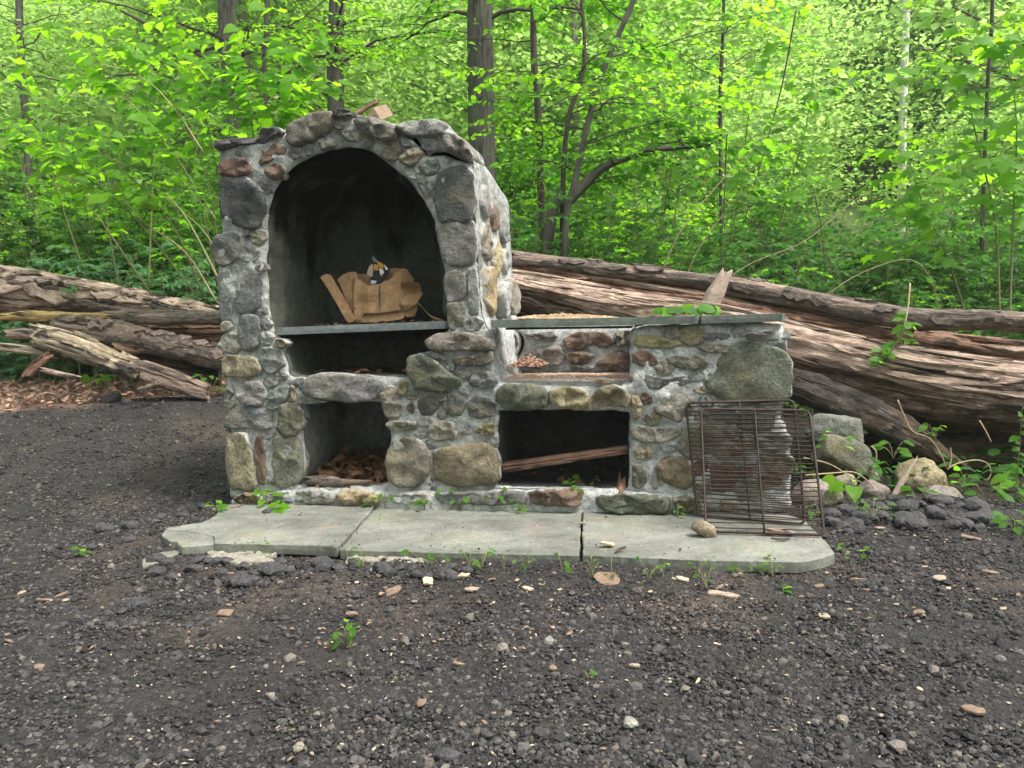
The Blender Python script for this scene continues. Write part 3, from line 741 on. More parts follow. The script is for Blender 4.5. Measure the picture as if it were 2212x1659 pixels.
for i, (b0, b1, c0, c1, col) in enumerate(FL):
    V, fs = flank_stone(b0, b1, c0 * .97, c1 * .97, col, 400 + i)
    ob('stone', rimmed(mesh('stone', V, fs)), STONE, ROOT, color=jit(tuple(x * 1.25 for x in col)))

# ---- slabs built into the masonry
def slab_mesh(poly, zt, zb, seed, step=.03, rough=.004, bev=.004):
    """a flat stone: outline (x,y), chipped edge"""
    l = closed(poly, step=step, smooth=0)
    n = len(l); ctr = l.mean(0)
    j = rough * np.stack([fbm(np.c_[l * 22, 0 * l[:, :1]], seed, 3), fbm(np.c_[l * 22, 9 + 0 * l[:, :1]], seed + 1, 3)], 1)
    l = l + j; d = l - ctr; d = d / np.linalg.norm(d, axis=1)[:, None]
    zj = lambda s: rough * .8 * fbm(np.c_[l * 15, np.full((n, 1), s)], seed + 4, 3)
    rings = [(l - d * bev * 1.5, zt + 0 * zj(1)), (l - d * 0, zt - bev + .5 * zj(2)), (l + d * .6 * zj(5)[:, None], (zt * .5 + zb * .5) + zj(3)), (l - d * bev * .6, zb + bev + zj(4)), (l - d * bev * 2, np.full(n, zb))]
    V = np.concatenate([np.c_[q, z] for q, z in rings])
    i = np.arange(4)[:, None] * n; jj = np.arange(n)[None]; jn = (jj + 1) % n
    Q = np.stack([i + jj, i + n + jj, i + n + jn, i + jn], -1).reshape(-1, 4)
    top = np.array(tessellate_polygon([[Vector((*p, 0)) for p in rings[0][0]]])); bot = np.array(tessellate_polygon([[Vector((*p, 0)) for p in rings[-1][0]]]))[:, ::-1] + 4 * n
    ar = (l[:, 0] * np.roll(l[:, 1], -1) - np.roll(l[:, 0], -1) * l[:, 1]).sum()
    if ar < 0: Q = Q[:, ::-1]
    def orient(t, up):
        a, b, c = V[t[:, 0]], V[t[:, 1]], V[t[:, 2]]
        f = (np.cross(b - a, c - a)[:, 2] > 0) != up
        t = t.copy(); t[f] = t[f][:, ::-1]; return t
    return V, [Q, orient(top, True), orient(bot, False)]
def quadslab(name, p_tl, p_tr, p_bl, p_br, b_front, depth, mat, seed):
    a0, t0 = onF(*p_tl, b_front); a1, t1 = onF(*p_tr, b_front); _, u0 = onF(*p_bl, b_front); _, u1 = onF(*p_br, b_front)
    V, fs = slab_mesh([(a0, b_front), (a1, b_front), (a1, b_front + depth), (a0, b_front + depth)], 0, -1, seed, bev=.003)
    s = (V[:, 0] - a0) / (a1 - a0); zt = t0 + (t1 - t0) * s; zb = u0 + (u1 - u0) * s
    V[:, 2] = zt + np.clip(-V[:, 2], 0, 1) * (zb - zt)
    # ring heights were built for a 1 m slab: squeeze the chamfers
    o = ob(name, mesh(name, V, fs, False), mat, ROOT)
    return o, (a0, a1, t0, t1)
oven_shelf, OS = quadslab('shelf_slab', Z1(487, 1565), Z1(1697, 1517), Z1(487, 1617), Z1(1697, 1570), .03, .66, OVENSLAB, 61)
_, CS1 = quadslab('counter_slab', Z3(127, 190), Z3(1367, 165), Z3(127, 237), Z3(1367, 212), -.035, .24, COUNTER, 62)
_, CS2 = quadslab('counter_slab', Z3(1372, 165), Z3(1875, 150), Z3(1372, 212), Z3(1875, 198), -.035, .70, COUNTER, 63)
# the rusty angle bar under the counter and mortar bed on the block
acc = Acc(); aa, cz = onF(*Z3(215, 242), .02); ab, cz2 = onF(*Z3(960, 232), .02)
acc2 = np.array([(aa, .02, cz), (ab, .02, cz2)])
for dy in (0, .05, .10):
    tube(acc, acc2 + np.array([0, dy, 0]), .006, 6)
ob('rebar', acc.mesh('rebar'), RUST, ROOT)

# ================================================================== FLAGSTONES in front of the fireplace
def flag(name, px, zf, label, seed, z=0.0, th=.05, tilt=0.0):
    P = np.array([tuple(onz(*zf(x, y), z))[:2] for x, y in px])
    c = P.mean(0)
    V, fs = slab_mesh(P - c, 0, -th * .86, seed, step=.012, rough=.006, bev=.003)
    V[:, 2] += tilt * V[:, 0]
    o = ob(name, mesh(name, V, fs, False), SLAB, loc=(c[0], c[1], z))
    return meta(o, label, 'flagstone', 'bluestone slabs laid before the fireplace')
flag('flagstone', [(345,262),(322,292),(250,330),(140,345),(30,364),(32,374),(155,381),(235,392),(318,409),(323,452),(600,457),(880,464),(1048,474),(1052,466),(1120,400),(1190,320),(1266,240),(1266,210),(340,225)], Z6, 'large chipped greenish slab under the oven end, with a pointed broken left corner', 71, z=.008, th=.055)
flag('flagstone', [(24,377),(150,384),(235,396),(314,413),(318,456),(225,468),(130,473),(98,442),(60,438),(22,415),(10,400)], Z6, 'small corner piece of slab cracked off by a jagged line', 72, z=.004, th=.05)
flag('flagstone', [(1284,240),(1210,320),(1140,400),(1062,492),(1500,503),(2000,514),(2484,527),(2488,400),(2496,260),(2496,230),(1284,215)], Z6, 'middle slab with faint orange rust stain, between the slanting gap and the straight joint', 73, z=-.004, th=.05)
flag('flagstone', [(676,1300),(672,1440),(674,1582),(1000,1596),(1390,1611),(1800,1620),(1960,1622),(2012,1614),(2100,1592),(2164,1570),(2125,1520),(2085,1470),(2030,1420),(1990,1375),(1900,1345),(1400,1310),(900,1295)], Z3, 'long pale slab carrying the leaning grill grates', 74, z=0, th=.055)
# broken piece of slab with tarry end and rotten wood stub
P = [onz(*Z7(x, y), -.012) for x, y in [(722, 512), (905, 464), (938, 480), (936, 492), (895, 510), (738, 562)]]
c = sum(P, Vector()) / 6
V, fs = slab_mesh(np.array([(p.x - c.x, p.y - c.y) for p in P]), 0, -.05, 75, step=.015, rough=.006)
V[:, 2] += .10 * V[:, 0] - .02
meta(ob('slab_fragment', mesh('slab_fragment', V, fs, False), SLAB, loc=c), 'narrow broken strip of slab beside the chipped corner, tilting into the gravel', 'stone fragment')

# ================================================================== GRILL GRATES leaning on the counter block
def grate(tl, tr, bl, br, b_top, nbar, verts, label, seed, zb=.012):
    TL, TR = (Vector(wF(onF(*Z3(*p), b_top)[0], b_top, onF(*Z3(*p), b_top)[1])) for p in (tl, tr))
    BL, BR = (onz(*Z3(*p), zb) for p in (bl, br))
    base = (BL + BR) / 2
    r = E('grill_grate', label, 'grate', base, 0, 'rusty grill grates leaning on the counter block')
    B = lambda u, v: np.array(((TL * (1 - u) + TR * u) * (1 - v) + (BL * (1 - u) + BR * u) * v) - base)
    nrm = np.array((TR - TL).cross(BL - TL).normalized())
    rs = np.random.RandomState(seed)
    acc = Acc(); rr = .06
    pts = []
    for (cu, cv, a0) in ((1, 0, -90), (1, 1, 0), (0, 1, 90), (0, 0, 180)):
        for q in range(6):
            an = math.radians(a0 + 90 * q / 5)
            ou, ov = (1 - rr if cu else rr), (1 - rr * .8 if cv else rr * .8)
            pts.append(B(ou + rr * math.cos(an), ov + rr * .8 * math.sin(an)))
    pts.append(pts[0])
    tube(acc, np.array(pts), .0058, 8)
    ob('frame', acc.mesh('frame'), RUST, r)
    for u in verts:
        acc = Acc(); tube(acc, [B(u, t) - nrm * .006 for t in np.linspace(0, 1, 8)], .0042, 6)
        ob('support_bar', acc.mesh('support_bar'), RUST, r)
    for k in range(nbar):
        v = (k + 1) / (nbar + 1)
        t = np.linspace(0, 1, 15); wv = np.cumsum(rs.normal(0, .0016, 15)); wv -= np.linspace(wv[0], wv[-1], 15)
        acc = Acc(); tube(acc, [B(a, v + q) + nrm * .005 for a, q in zip(t, wv + rs.normal(0, .0015))], .0027, 5)
        ob('bar', acc.mesh('bar'), RUST, r)
grate((1284, 680), (1922, 664), (1352, 1345), (1990, 1400), -.022, 25, (.5,), 'rear rusty wire grate, mostly hidden by the other grate on its right', 81)
grate((1372, 716), (2016, 726), (1402, 1442), (2104, 1464), -.055, 26, (.5,), 'front rusty wire grate with bent bars, standing on the pale slab', 82)
# ================================================================== GROUND
def axis(fine0, fine1, step, far0, far1, k):
    a = list(np.arange(fine0, fine1, step)); s = step; x = a[-1]
    while x < far1: s *= k; x += s; a.append(x)
    s = step; x = a[0]; b = []
    while x > far0: s *= k; x -= s; b.append(x)
    return np.array(b[::-1] + a)
xs = axis(-4.6, 4.2, .035, -70, 70, 1.22); ys = axis(.7, 8.2, .035, -60, 110, 1.2)
XX, YY = np.meshgrid(xs, ys, indexing='ij')
ZZ = gz(XX, YY)
near = (np.abs(XX) < 5) & (YY < 8.5)
ZZ = ZZ + near * .010 * fbm(np.stack([XX * 13, YY * 13, 0 * XX], -1), 77, 3)
def gravel_edge(x, y):
    """1 on the asphalt gravel, 0 on the forest floor"""
    x = np.asarray(x, float); y = np.asarray(y, float)
    lim = np.where(x < -.3, 6.35 + .55 * sst(-4.5, -2, x) - .35 * sst(-2.6, -1.4, x), 4.5 - .6 * sst(1.2, 2.6, x))
    n = .16 * fbm(np.stack([x * 2.2, y * 2.2, 0 * x], -1), 31, 3)
    return 1 - sst(-.12, .12, y - lim + n)
ge = gravel_edge(XX, YY)
nz = fbm(np.stack([XX * 1.7, YY * 1.7, 0 * XX], -1), 91, 4)
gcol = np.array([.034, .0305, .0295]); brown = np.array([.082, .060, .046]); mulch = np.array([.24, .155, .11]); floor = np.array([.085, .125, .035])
fr = sst(.0, .45, nz + .55 * np.exp(-((XX + .1) / .9) ** 2 - ((YY - 2.75) / .45) ** 2) + .2 * (YY > 5) * (XX < -1) - .25)
C = gcol + (brown - gcol) * (fr * .75)[..., None]
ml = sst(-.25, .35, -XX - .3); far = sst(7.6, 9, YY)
other = mulch * ml[..., None] + np.array([.022, .018, .013]) * (1 - ml)[..., None]  # right-hand soil near black: shade of the overhanging trunks put into the colour
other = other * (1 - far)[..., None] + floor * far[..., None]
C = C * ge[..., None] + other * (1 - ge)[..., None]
n1, n2 = XX.shape
i = np.arange(n1 - 1)[:, None] * n2; j = np.arange(n2 - 1)[None]
Q = np.stack([i + j, i + n2 + j, i + n2 + j + 1, i + j + 1], -1).reshape(-1, 4)
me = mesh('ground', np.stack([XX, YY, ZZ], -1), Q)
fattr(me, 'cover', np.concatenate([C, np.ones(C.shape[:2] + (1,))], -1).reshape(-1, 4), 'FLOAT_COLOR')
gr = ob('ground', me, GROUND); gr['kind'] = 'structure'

# ---- loose asphalt gravel
def _ico():
    t = (1 + 5 ** .5) / 2
    v = np.array([(-1, t, 0), (1, t, 0), (-1, -t, 0), (1, -t, 0), (0, -1, t), (0, 1, t), (0, -1, -t), (0, 1, -t), (t, 0, -1), (t, 0, 1), (-t, 0, -1), (-t, 0, 1)], float)
    f = np.array([(0, 11, 5), (0, 5, 1), (0, 1, 7), (0, 7, 10), (0, 10, 11), (1, 5, 9), (5, 11, 4), (11, 10, 2), (10, 7, 6), (7, 1, 8), (3, 9, 4), (3, 4, 2), (3, 2, 6), (3, 6, 8), (3, 8, 9), (4, 9, 5), (2, 4, 11), (6, 2, 10), (8, 6, 7), (9, 8, 1)])
    return v / np.linalg.norm(v[0]), f
IV, IF = _ico()
def pebbles(P, S, rs, squash=(.45, .8), sink=.25):
    N = len(P)
    base = IV[None] * (1 + rs.uniform(-.32, .28, (16, len(IV), 1))) 
    V = base[rs.randint(0, 16, N)] * np.stack([np.ones(N), rs.uniform(.6, 1, N), rs.uniform(*squash, N)], -1)[:, None]
    a = rs.uniform(0, 6.283, N); tx = rs.normal(0, .35, N)
    ca, sa, ct, st = np.cos(a), np.sin(a), np.cos(tx), np.sin(tx)
    y = V[..., 1] * ct[:, None] - V[..., 2] * st[:, None]; z = V[..., 1] * st[:, None] + V[..., 2] * ct[:, None]
    x = V[..., 0] * ca[:, None] - y * sa[:, None]; y = V[..., 0] * sa[:, None] + y * ca[:, None]
    V = np.stack([x, y, z], -1) * S[:, None, None] + P[:, None] + np.array([0, 0, 1.0]) * (S * (.5 - sink))[:, None, None]
    Fc = IF[None] + len(IV) * np.arange(N)[:, None, None]
    return V.reshape(-1, 3), Fc.reshape(-1, 3)
rs = np.random.RandomState(12)
flagpolys = [np.array([tuple((o.matrix_basis.translation + v.co).xy) for v in o.data.vertices][:len(o.data.vertices) // 5]) for o in COL.objects if o.name.startswith(('flagstone', 'slab_fragment'))]
FPOLY = [wF(-.02, -.05, 0).xy, wF(2.62, -.05, 0).xy, wF(2.62, .85, 0).xy, wF(-.02, .85, 0).xy]
def blocked(P):
    r = inpoly(P, FPOLY)
    for q in flagpolys: r |= inpoly(P, q)
    return r
OV = np.array([(1, 0, 0), (-1, 0, 0), (0, 1, 0), (0, -1, 0), (0, 0, 1), (0, 0, -1)], float)
OF = np.array([(0, 2, 4), (2, 1, 4), (1, 3, 4), (3, 0, 4), (2, 0, 5), (1, 2, 5), (3, 1, 5), (0, 3, 5)])
def scatter(N, pw, y0, y1, med, sig, smax, thr):
    Y = y0 + (rs.uniform(0, 1, N) ** pw) * (y1 - y0); X = rs.uniform(-.74, .74, N) * Y
    S = np.clip(rs.lognormal(math.log(med), sig, N), .0022, smax) * (1 + .05 * Y)
    ok = (gravel_edge(X, Y) > rs.uniform(.25, .9, N)) & ~blocked(np.c_[X, Y])
    clump = fbm(np.c_[X * 1.3, Y * 1.3, 0 * X], 101, 3)
    ok &= (clump + rs.uniform(-.45, .6, N)) > thr
    return X[ok], Y[ok], S[ok]
for (N, pw, y0, y1, med, sig, smax, thr, shp) in ((42000, 1.7, 1.35, 6.9, .0066, .38, .021, -.16, 'ico'), (105000, 1.45, 1.35, 7.2, .0045, .30, .010, -.42, 'oct')):
    X, Y, S = scatter(N, pw, y0, y1, med, sig, smax, thr)
    if shp == 'oct': IV, IF = OV, OF
    V, Fc = pebbles(np.c_[X, Y, gz(X, Y)], S, rs, (.5, .9))
    o = ob('gravel', mesh('gravel', V, Fc, False), GRAVEL); o['kind'] = 'stuff'
    meta(o, 'dark crushed asphalt gravel spread over the clearing' if shp == 'ico' else 'fine dark grit between the larger gravel', 'gravel')
IV, IF = _ico()
# fine pale grit and chips of wood lying on gravel and slabs
N = 1700
Y = 1.4 + rs.uniform(0, 1, N) ** 1.3 * 3.2; X = rs.uniform(-.7, .7, N) * Y
keep = rs.uniform(0, 1, N) < .25 + .75 * np.exp(-((X - .2) / 1.0) ** 2 - ((Y - 2.6) / .9) ** 2)
X, Y = X[keep], Y[keep]
inb = inpoly(np.c_[X, Y], FPOLY); X, Y = X[~inb], Y[~inb]
onslab = np.zeros(len(X), bool)
for q in flagpolys: onslab |= inpoly(np.c_[X, Y], q)
Zc = np.where(onslab, .010, gz(X, Y) + .008)
N = len(X); L = rs.uniform(.0022, .0075, N); a = rs.uniform(0, 6.28, N)
d = np.c_[np.cos(a), np.sin(a), rs.normal(0, .15, N)]; s_ = np.c_[-np.sin(a), np.cos(a), rs.normal(0, .25, N)]
W_ = L * rs.uniform(.25, .5, N)
P = np.c_[X, Y, Zc]; up = np.array([0, 0, .0018])
V = np.stack([P + d * L[:, None], P + s_ * W_[:, None], P - d * L[:, None], P - s_ * W_[:, None]], 1)
V = np.concatenate([V, V + up], 1).reshape(-1, 3)
q = np.array([(4, 5, 6, 7), (0, 1, 5, 4), (1, 2, 6, 5), (2, 3, 7, 6), (3, 0, 4, 7)])
o = ob('wood_shavings', mesh('wood_shavings', V, (q[None] + 8 * np.arange(N)[:, None, None]).reshape(-1, 4), False), CHIPWOOD)
meta(o, 'tiny pale wood shavings scattered over gravel and slabs', 'wood shavings', kind='stuff')
# dirt and grit washed over the slabs
N = 620; X, Y, Z0 = [], [], []
for q in [flagpolys[0]] + flagpolys[2:4]:
    lo, hi = q.min(0), q.max(0); P = lo + (hi - lo) * rs.uniform(0, 1, (N, 2)); P = P[inpoly(P, q)]
    dd = np.array([np.sqrt(((q - p) ** 2).sum(1).min()) for p in P]); P = P[rs.uniform(0, 1, len(P)) < .10 + .8 * np.exp(-dd / .03)]
    P = P[~inpoly(P, FPOLY)]; X.append(P)
P = np.concatenate(X)
V, Fc = pebbles(np.c_[P, np.full(len(P), .008)], np.clip(rs.lognormal(math.log(.0024), .5, len(P)), .0012, .007), rs, (.4, .8))
meta(ob('grit', mesh('grit', V, Fc, False), GRAVEL), 'dark grit washed onto the slabs along their edges', 'grit', kind='stuff')
# sandy mortar bed squeezed out under the slabs
acc = Acc()
for (x0, x1, y) in ((300, 640, 545), (1130, 1560, 560), (470, 640, 575)):
    for k in range(9):
        p = onz(*Z6(x0 + (x1 - x0) * (k + rs.uniform(0, .8)) / 9, y + rs.uniform(-22, 18)), -.045)
        pts = np.array([(p.x + rs.uniform(.03, .06) * math.cos(t), p.y + rs.uniform(.02, .045) * math.sin(t)) for t in np.linspace(0, 6.2, 9)])
        V, fs = stone_mesh(pts, .014, .03, 500 + k + int(x0))
        acc.add(np.c_[V[:, 0], V[:, 2], p.z + .002 - V[:, 1]], *[f[:, ::-1] for f in fs])
SANDM = m_plain('pale_mortar_bed', (.16, .145, .115), (.28, .26, .21), 30, .95, .006)
o = ob('mortar_bed', acc.mesh('mortar_bed'), SANDM)
meta(o, 'pale crumbling mortar showing under the front edge of the slabs', 'mortar', kind='stuff')
# ================================================================== LOGS
W_PINK = m_log('weathered_log', (.42, .31, .25), (.13, .085, .065), (.13, .09, .075))
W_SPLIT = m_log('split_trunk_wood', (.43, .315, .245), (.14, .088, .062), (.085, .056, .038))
W_RED = m_log('rotten_red_log', (.27, .15, .10), (.09, .05, .035), (.12, .085, .065))
W_PALE = m_log('pale_log', (.42, .34, .24), (.16, .115, .08), (.10, .08, .07))
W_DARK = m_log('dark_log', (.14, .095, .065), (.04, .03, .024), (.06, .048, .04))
W_GREY = m_log('grey_barked_log', (.30, .22, .17), (.11, .08, .06), (.15, .12, .10))
W_YEL = m_log('fresh_split_wood', (.58, .38, .16), (.40, .23, .09), (.20, .14, .10))
def log_mesh(pts, radii, seed, bark=.5, amp=.02, res=.016, square=0.0, plates=.012, rag=.05, flat=None, nmax=110, under=None, bf=1.0):
    """a log along pts; local X does not matter, the attribute 'axc' carries (length, across, across)"""
    n = max(12, min(420, int(sum((Vector(b) - Vector(a)).length for a, b in zip(pts, pts[1:])) / res)))
    P = spline(pts, n); R = np.interp(np.linspace(0, 1, n), np.linspace(0, 1, len(radii)), radii)
    m = max(14, min(nmax, int(2 * math.pi * max(radii) / res)))
    T = np.gradient(P, axis=0); T /= np.linalg.norm(T, axis=1)[:, None]
    ref = np.array([0, 0, 1.0]) if abs(T[:, 2]).mean() < .8 else np.array([1.0, 0, 0])
    S = np.cross(T, ref); S /= np.linalg.norm(S, axis=1)[:, None]; U = np.cross(S, T)
    L = np.concatenate([[0], np.cumsum(np.linalg.norm(np.diff(P, axis=0), axis=1))])
    th = np.linspace(0, 2 * math.pi, m, endpoint=False)
    c, s = np.cos(th), np.sin(th)
    if square:
        k = 1 / np.maximum(abs(c), abs(s)); k = 1 + square * (k - 1)
    else: k = np.ones(m)
    ax = np.stack([np.broadcast_to(L[:, None], (n, m)), R[:, None] * c * k, R[:, None] * s * k], -1)
    d = amp * (fbm(ax * np.array([1.3, 5, 5]) + seed * 3.3, seed, 4) + .55 * fbm(ax * np.array([2.5, 26, 26]) + seed, seed + 1, 3) + .3 * fbm(ax * np.array([12, 30, 30]) + seed, seed + 5, 3))
    d = d + amp * .7 * (.5 - 2.2 * np.abs(vn(ax * np.array([1.6, 20, 20]) + seed * 2.7, seed + 11))) + amp * .30 * (.5 - 2 * np.abs(vn(ax * np.array([5, 48, 48]) + seed, seed + 12)))
    bm = fbm(ax * np.array([2.0, 7, 7]) * bf + seed * 1.9, seed + 2, 4)
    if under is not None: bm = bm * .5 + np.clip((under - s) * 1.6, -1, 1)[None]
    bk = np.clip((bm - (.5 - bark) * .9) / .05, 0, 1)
    d = d + plates * bk + bk * .006 * fbm(ax * np.array([14, 40, 40]), seed + 8, 3)
    rr = R[:, None] * k + d
    e = rag * fbm(np.stack([np.zeros(m), c * 2.2, s * 2.2], -1) + seed, seed + 3, 4)
    off = np.zeros((n, m)); 
    w0 = np.clip(1 - L / (.16), 0, 1); w1 = np.clip(1 - (L[-1] - L) / .16, 0, 1)
    off = (w0[:, None] + w1[:, None]) * e[None] * 2
    V = P[:, None] + rr[..., None] * (c[None, :, None] * S[:, None] + s[None, :, None] * U[:, None]) + off[..., None] * T[:, None]
    V = V.reshape(-1, 3)
    i = np.arange(n - 1)[:, None] * m; j = np.arange(m)[None]; jn = (j + 1) % m
    Q = np.stack([i + j, i + jn, i + m + jn, i + m + j], -1).reshape(-1, 4)
    # ends: rings closing to the heart, roughly broken
    VV = [V]; fs = [Q]; AX = [ax.reshape(-1, 3)]; BK = [bk.ravel()]; o = n * m
    for end in (0, 1):
        k0 = 0 if end == 0 else n - 1; last = np.arange(m) + k0 * m; sg = -1 if end == 0 else 1
        for f in (.75, .45, .15):
            jag = rag * .9 * fbm(np.c_[np.full(m, f * 5), c * 3 * f + seed, s * 3 * f], seed + 6, 3)
            ring = P[k0] + f * rr[k0][:, None] * (c[:, None] * S[k0] + s[:, None] * U[k0]) + ((e * 2 * f + jag + (1 - f) * .006))[:, None] * T[k0] * (1 if end else 1)
            cur = np.arange(m) + o
            q = np.stack([last, cur, np.roll(cur, -1), np.roll(last, -1)], -1)
            fs.append(q if end == 0 else q[:, ::-1])
            VV.append(ring); AX.append(ax[k0] * [1, f, f] + [0, 0, 0]); BK.append(np.zeros(m)); last = cur; o += m
        VV.append(VV[-1].mean(0)[None]); AX.append(ax[k0].mean(0)[None]); BK.append(np.zeros(1))
        t = np.stack([last, np.full(m, o), np.roll(last, -1)], -1)
        fs.append(t if end == 0 else t[:, ::-1]); o += 1
    me = mesh('log', np.concatenate(VV), [np.concatenate([f for f in fs if f.shape[1] == 4]), np.concatenate([f for f in fs if f.shape[1] == 3])])
    fattr(me, 'axc', np.concatenate(AX), 'FLOAT_VECTOR'); fattr(me, 'bark', np.concatenate(BK))
    return me
def px_log(name, zf, pts, depths, rpx, label, mat, seed, cat='log', group=None, **kw):
    P = [at(*zf(x, y), d) for (x, y), d in zip(pts, depths)]
    sc = zf(1, 0)[0] - zf(0, 0)[0]
    R = [r * sc * d / F for r, d in zip(rpx, depths)]
    c = P[0].lerp(P[-1], .5)
    me = log_mesh([p - c for p in P], R, seed, **kw)
    o = ob(name, me, mat, loc=c)
    return meta(o, label, cat, group)
# ---- pile to the left of the oven
px_log('fallen_trunk', Z4, [(-260, 440), (300, 500), (1000, 590), (1700, 690), (2350, 770)], [7.3, 7.4, 7.5, 7.6, 7.8], [205, 190, 150, 105, 80], 'thick flaking pinkish trunk along the top of the pile beside the oven', W_PINK, 1, bark=.46, amp=.03, plates=.022, bf=2.2)
o = px_log('broken_log', Z4, [(860, 722), (1300, 716), (2150, 722)], [6.95, 6.98, 7.05], [58, 62, 66], 'thin dark log whose broken end shows yellow split wood', W_GREY, 2, bark=.62, amp=.010, plates=.008, res=.012)
me = log_mesh([at(*Z4(x, y), 6.92) - o.location for x, y in [(10, 700), (300, 702), (620, 706), (960, 712)]], [.030, .046, .048, .034], 3, bark=.05, amp=.014, square=.4, plates=0, rag=.12, res=.010)
ob('split_wood', me, W_YEL, o)
px_log('short_log', Z4, [(330, 875), (640, 960), (980, 1090), (1270, 1215)], [6.45, 6.5, 6.5, 6.5], [110, 118, 112, 92], 'pale stubby log with peeled patches lying slanted at the front of the pile', W_PALE, 4, bark=.40, bf=1.8, amp=.014, res=.012)
px_log('barky_log', Z4, [(560, 800), (1000, 850), (1500, 960), (2200, 1120)], [6.85, 6.85, 6.8, 6.75], [92, 95, 98, 95], 'scaly barked log slanting down toward the oven, under the thin broken log', W_GREY, 5, bark=.75, amp=.020, plates=.02)
px_log('plank_log', Z4, [(1290, 1190), (1600, 1290), (1900, 1395)], [6.55, 6.55, 6.5], [85, 82, 70], 'greyish half-log continuing the short pale log down to the ground', W_GREY, 6, bark=.15, amp=.012, square=.7, res=.012)
px_log('rotten_log', Z4, [(1250, 860), (1700, 860), (2250, 880)], [7.35, 7.35, 7.4], [110, 120, 120], 'crumbling reddish log tucked behind the scaly one near the oven', W_RED, 7, bark=.3, amp=.035, square=.3)
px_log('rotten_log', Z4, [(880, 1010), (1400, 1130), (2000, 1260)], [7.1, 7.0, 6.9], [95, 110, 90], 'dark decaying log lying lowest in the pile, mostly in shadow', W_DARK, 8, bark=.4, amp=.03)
px_log('small_log', Z4, [(70, 865), (220, 868), (420, 872)], [6.9, 6.9, 6.9], [45, 48, 48], 'small smooth brownish log poking out under the yellow split end', W_PINK, 9, bark=.2, amp=.006, res=.012)
px_log('board', Z4, [(-120, 980), (150, 1000), (520, 1052)], [6.5, 6.5, 6.5], [40, 40, 36], 'pale weathered board lying at the far end of the log pile', W_PALE, 10, cat='board', bark=0, amp=.004, square=1, plates=0, res=.012)
px_log('wood_chunk', Z4, [(270, 1240), (350, 1150), (430, 1075)], [6.35, 6.35, 6.35], [48, 50, 36], 'flat reddish wood chunk propped up under the pale board', W_RED, 11, cat='wood chunk', bark=.2, amp=.008, square=.8, res=.01)
px_log('wood_chunk', Z4, [(410, 1200), (560, 1235), (690, 1255)], [6.3, 6.3, 6.3], [24, 26, 16], 'long brown splinter lying on the mulch before the log pile', W_PINK, 12, cat='wood chunk', bark=.1, amp=.005, square=.7, res=.01)
px_log('wood_chunk', Z4, [(1320, 1370), (1430, 1325)], [6.35, 6.35], [22, 20], 'short pale chip of wood under the half-log', W_PALE, 13, cat='wood chunk', bark=0, amp=.004, square=.8, res=.008)
px_log('wood_chunk', Z4, [(1080, 985), (1230, 1010), (1390, 1025)], [6.75, 6.75, 6.75], [40, 50, 22], 'brown wedge of bark between the scaly log and the short pale log', W_RED, 14, cat='wood chunk', bark=.2, amp=.012, square=.5, res=.01)
# ---- pile behind and beside the counter
px_log('long_pole_log', LZ, [(1020, 548), (1110, 558), (1330, 585), (1510, 608), (1640, 630), (1800, 661), (1990, 690), (2130, 693), (2300, 700)], [5.7, 5.7, 5.6, 5.55, 5.45, 5.3, 5.1, 5.0, 4.9], [14, 15, 16, 19, 22, 22, 22, 20, 22], 'long slim mottled log stretching along the top of the pile behind the counter', W_GREY, 21, bark=.5, bf=1.7, amp=.012, res=.012, plates=.006)
px_log('decayed_log', LZ, [(1040, 590), (1200, 612), (1450, 655), (1700, 712), (2000, 760), (2300, 800)], [5.75, 5.7, 5.6, 5.45, 5.3, 5.2], [26, 28, 32, 42, 44, 46], 'reddish fibrous rotten trunk beneath the long slim log', W_RED, 22, bark=.18, amp=.034, res=.014, square=.25)
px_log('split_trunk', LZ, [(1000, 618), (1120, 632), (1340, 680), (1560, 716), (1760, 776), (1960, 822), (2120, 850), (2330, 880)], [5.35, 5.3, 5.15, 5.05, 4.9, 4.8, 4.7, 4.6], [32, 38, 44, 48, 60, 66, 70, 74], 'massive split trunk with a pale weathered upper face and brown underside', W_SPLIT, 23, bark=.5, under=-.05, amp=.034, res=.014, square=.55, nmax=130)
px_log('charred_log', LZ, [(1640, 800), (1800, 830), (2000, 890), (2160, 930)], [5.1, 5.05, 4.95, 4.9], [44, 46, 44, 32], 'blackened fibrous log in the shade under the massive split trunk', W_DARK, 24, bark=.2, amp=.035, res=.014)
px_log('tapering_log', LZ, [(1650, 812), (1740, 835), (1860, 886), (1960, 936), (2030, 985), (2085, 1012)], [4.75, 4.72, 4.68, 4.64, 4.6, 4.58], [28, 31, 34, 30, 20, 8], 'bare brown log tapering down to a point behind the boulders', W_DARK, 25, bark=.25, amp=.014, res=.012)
px_log('hollow_fill_log', LZ, [(1840, 985), (1960, 965), (2100, 975), (2280, 1000)], [5.0, 4.95, 4.9, 4.85], [30, 34, 36, 38], 'dark log added to deepen the shade in the hollow under the massive split trunk', W_DARK, 29, bark=.5, amp=.03, res=.016)  # dark log added so that the lit hollow reads as shade
px_log('wood_slab', LZ, [(1528, 668), (1545, 634), (1566, 592)], [5.3, 5.3, 5.3], [17, 17, 10], 'upright weathered piece of wood leaning on the logs behind the counter', GREYWOOD, 26, cat='wood piece', bark=0, amp=.006, square=.9, res=.008)
px_log('wood_chunk', ZR, [(1720, 140), (1820, 130), (1940, 95)], [4.9, 4.9, 4.9], [26, 32, 16], 'pinkish splintered chunk in the dark hollow under the split trunk', W_PINK, 27, cat='wood chunk', bark=.1, amp=.014, res=.008)
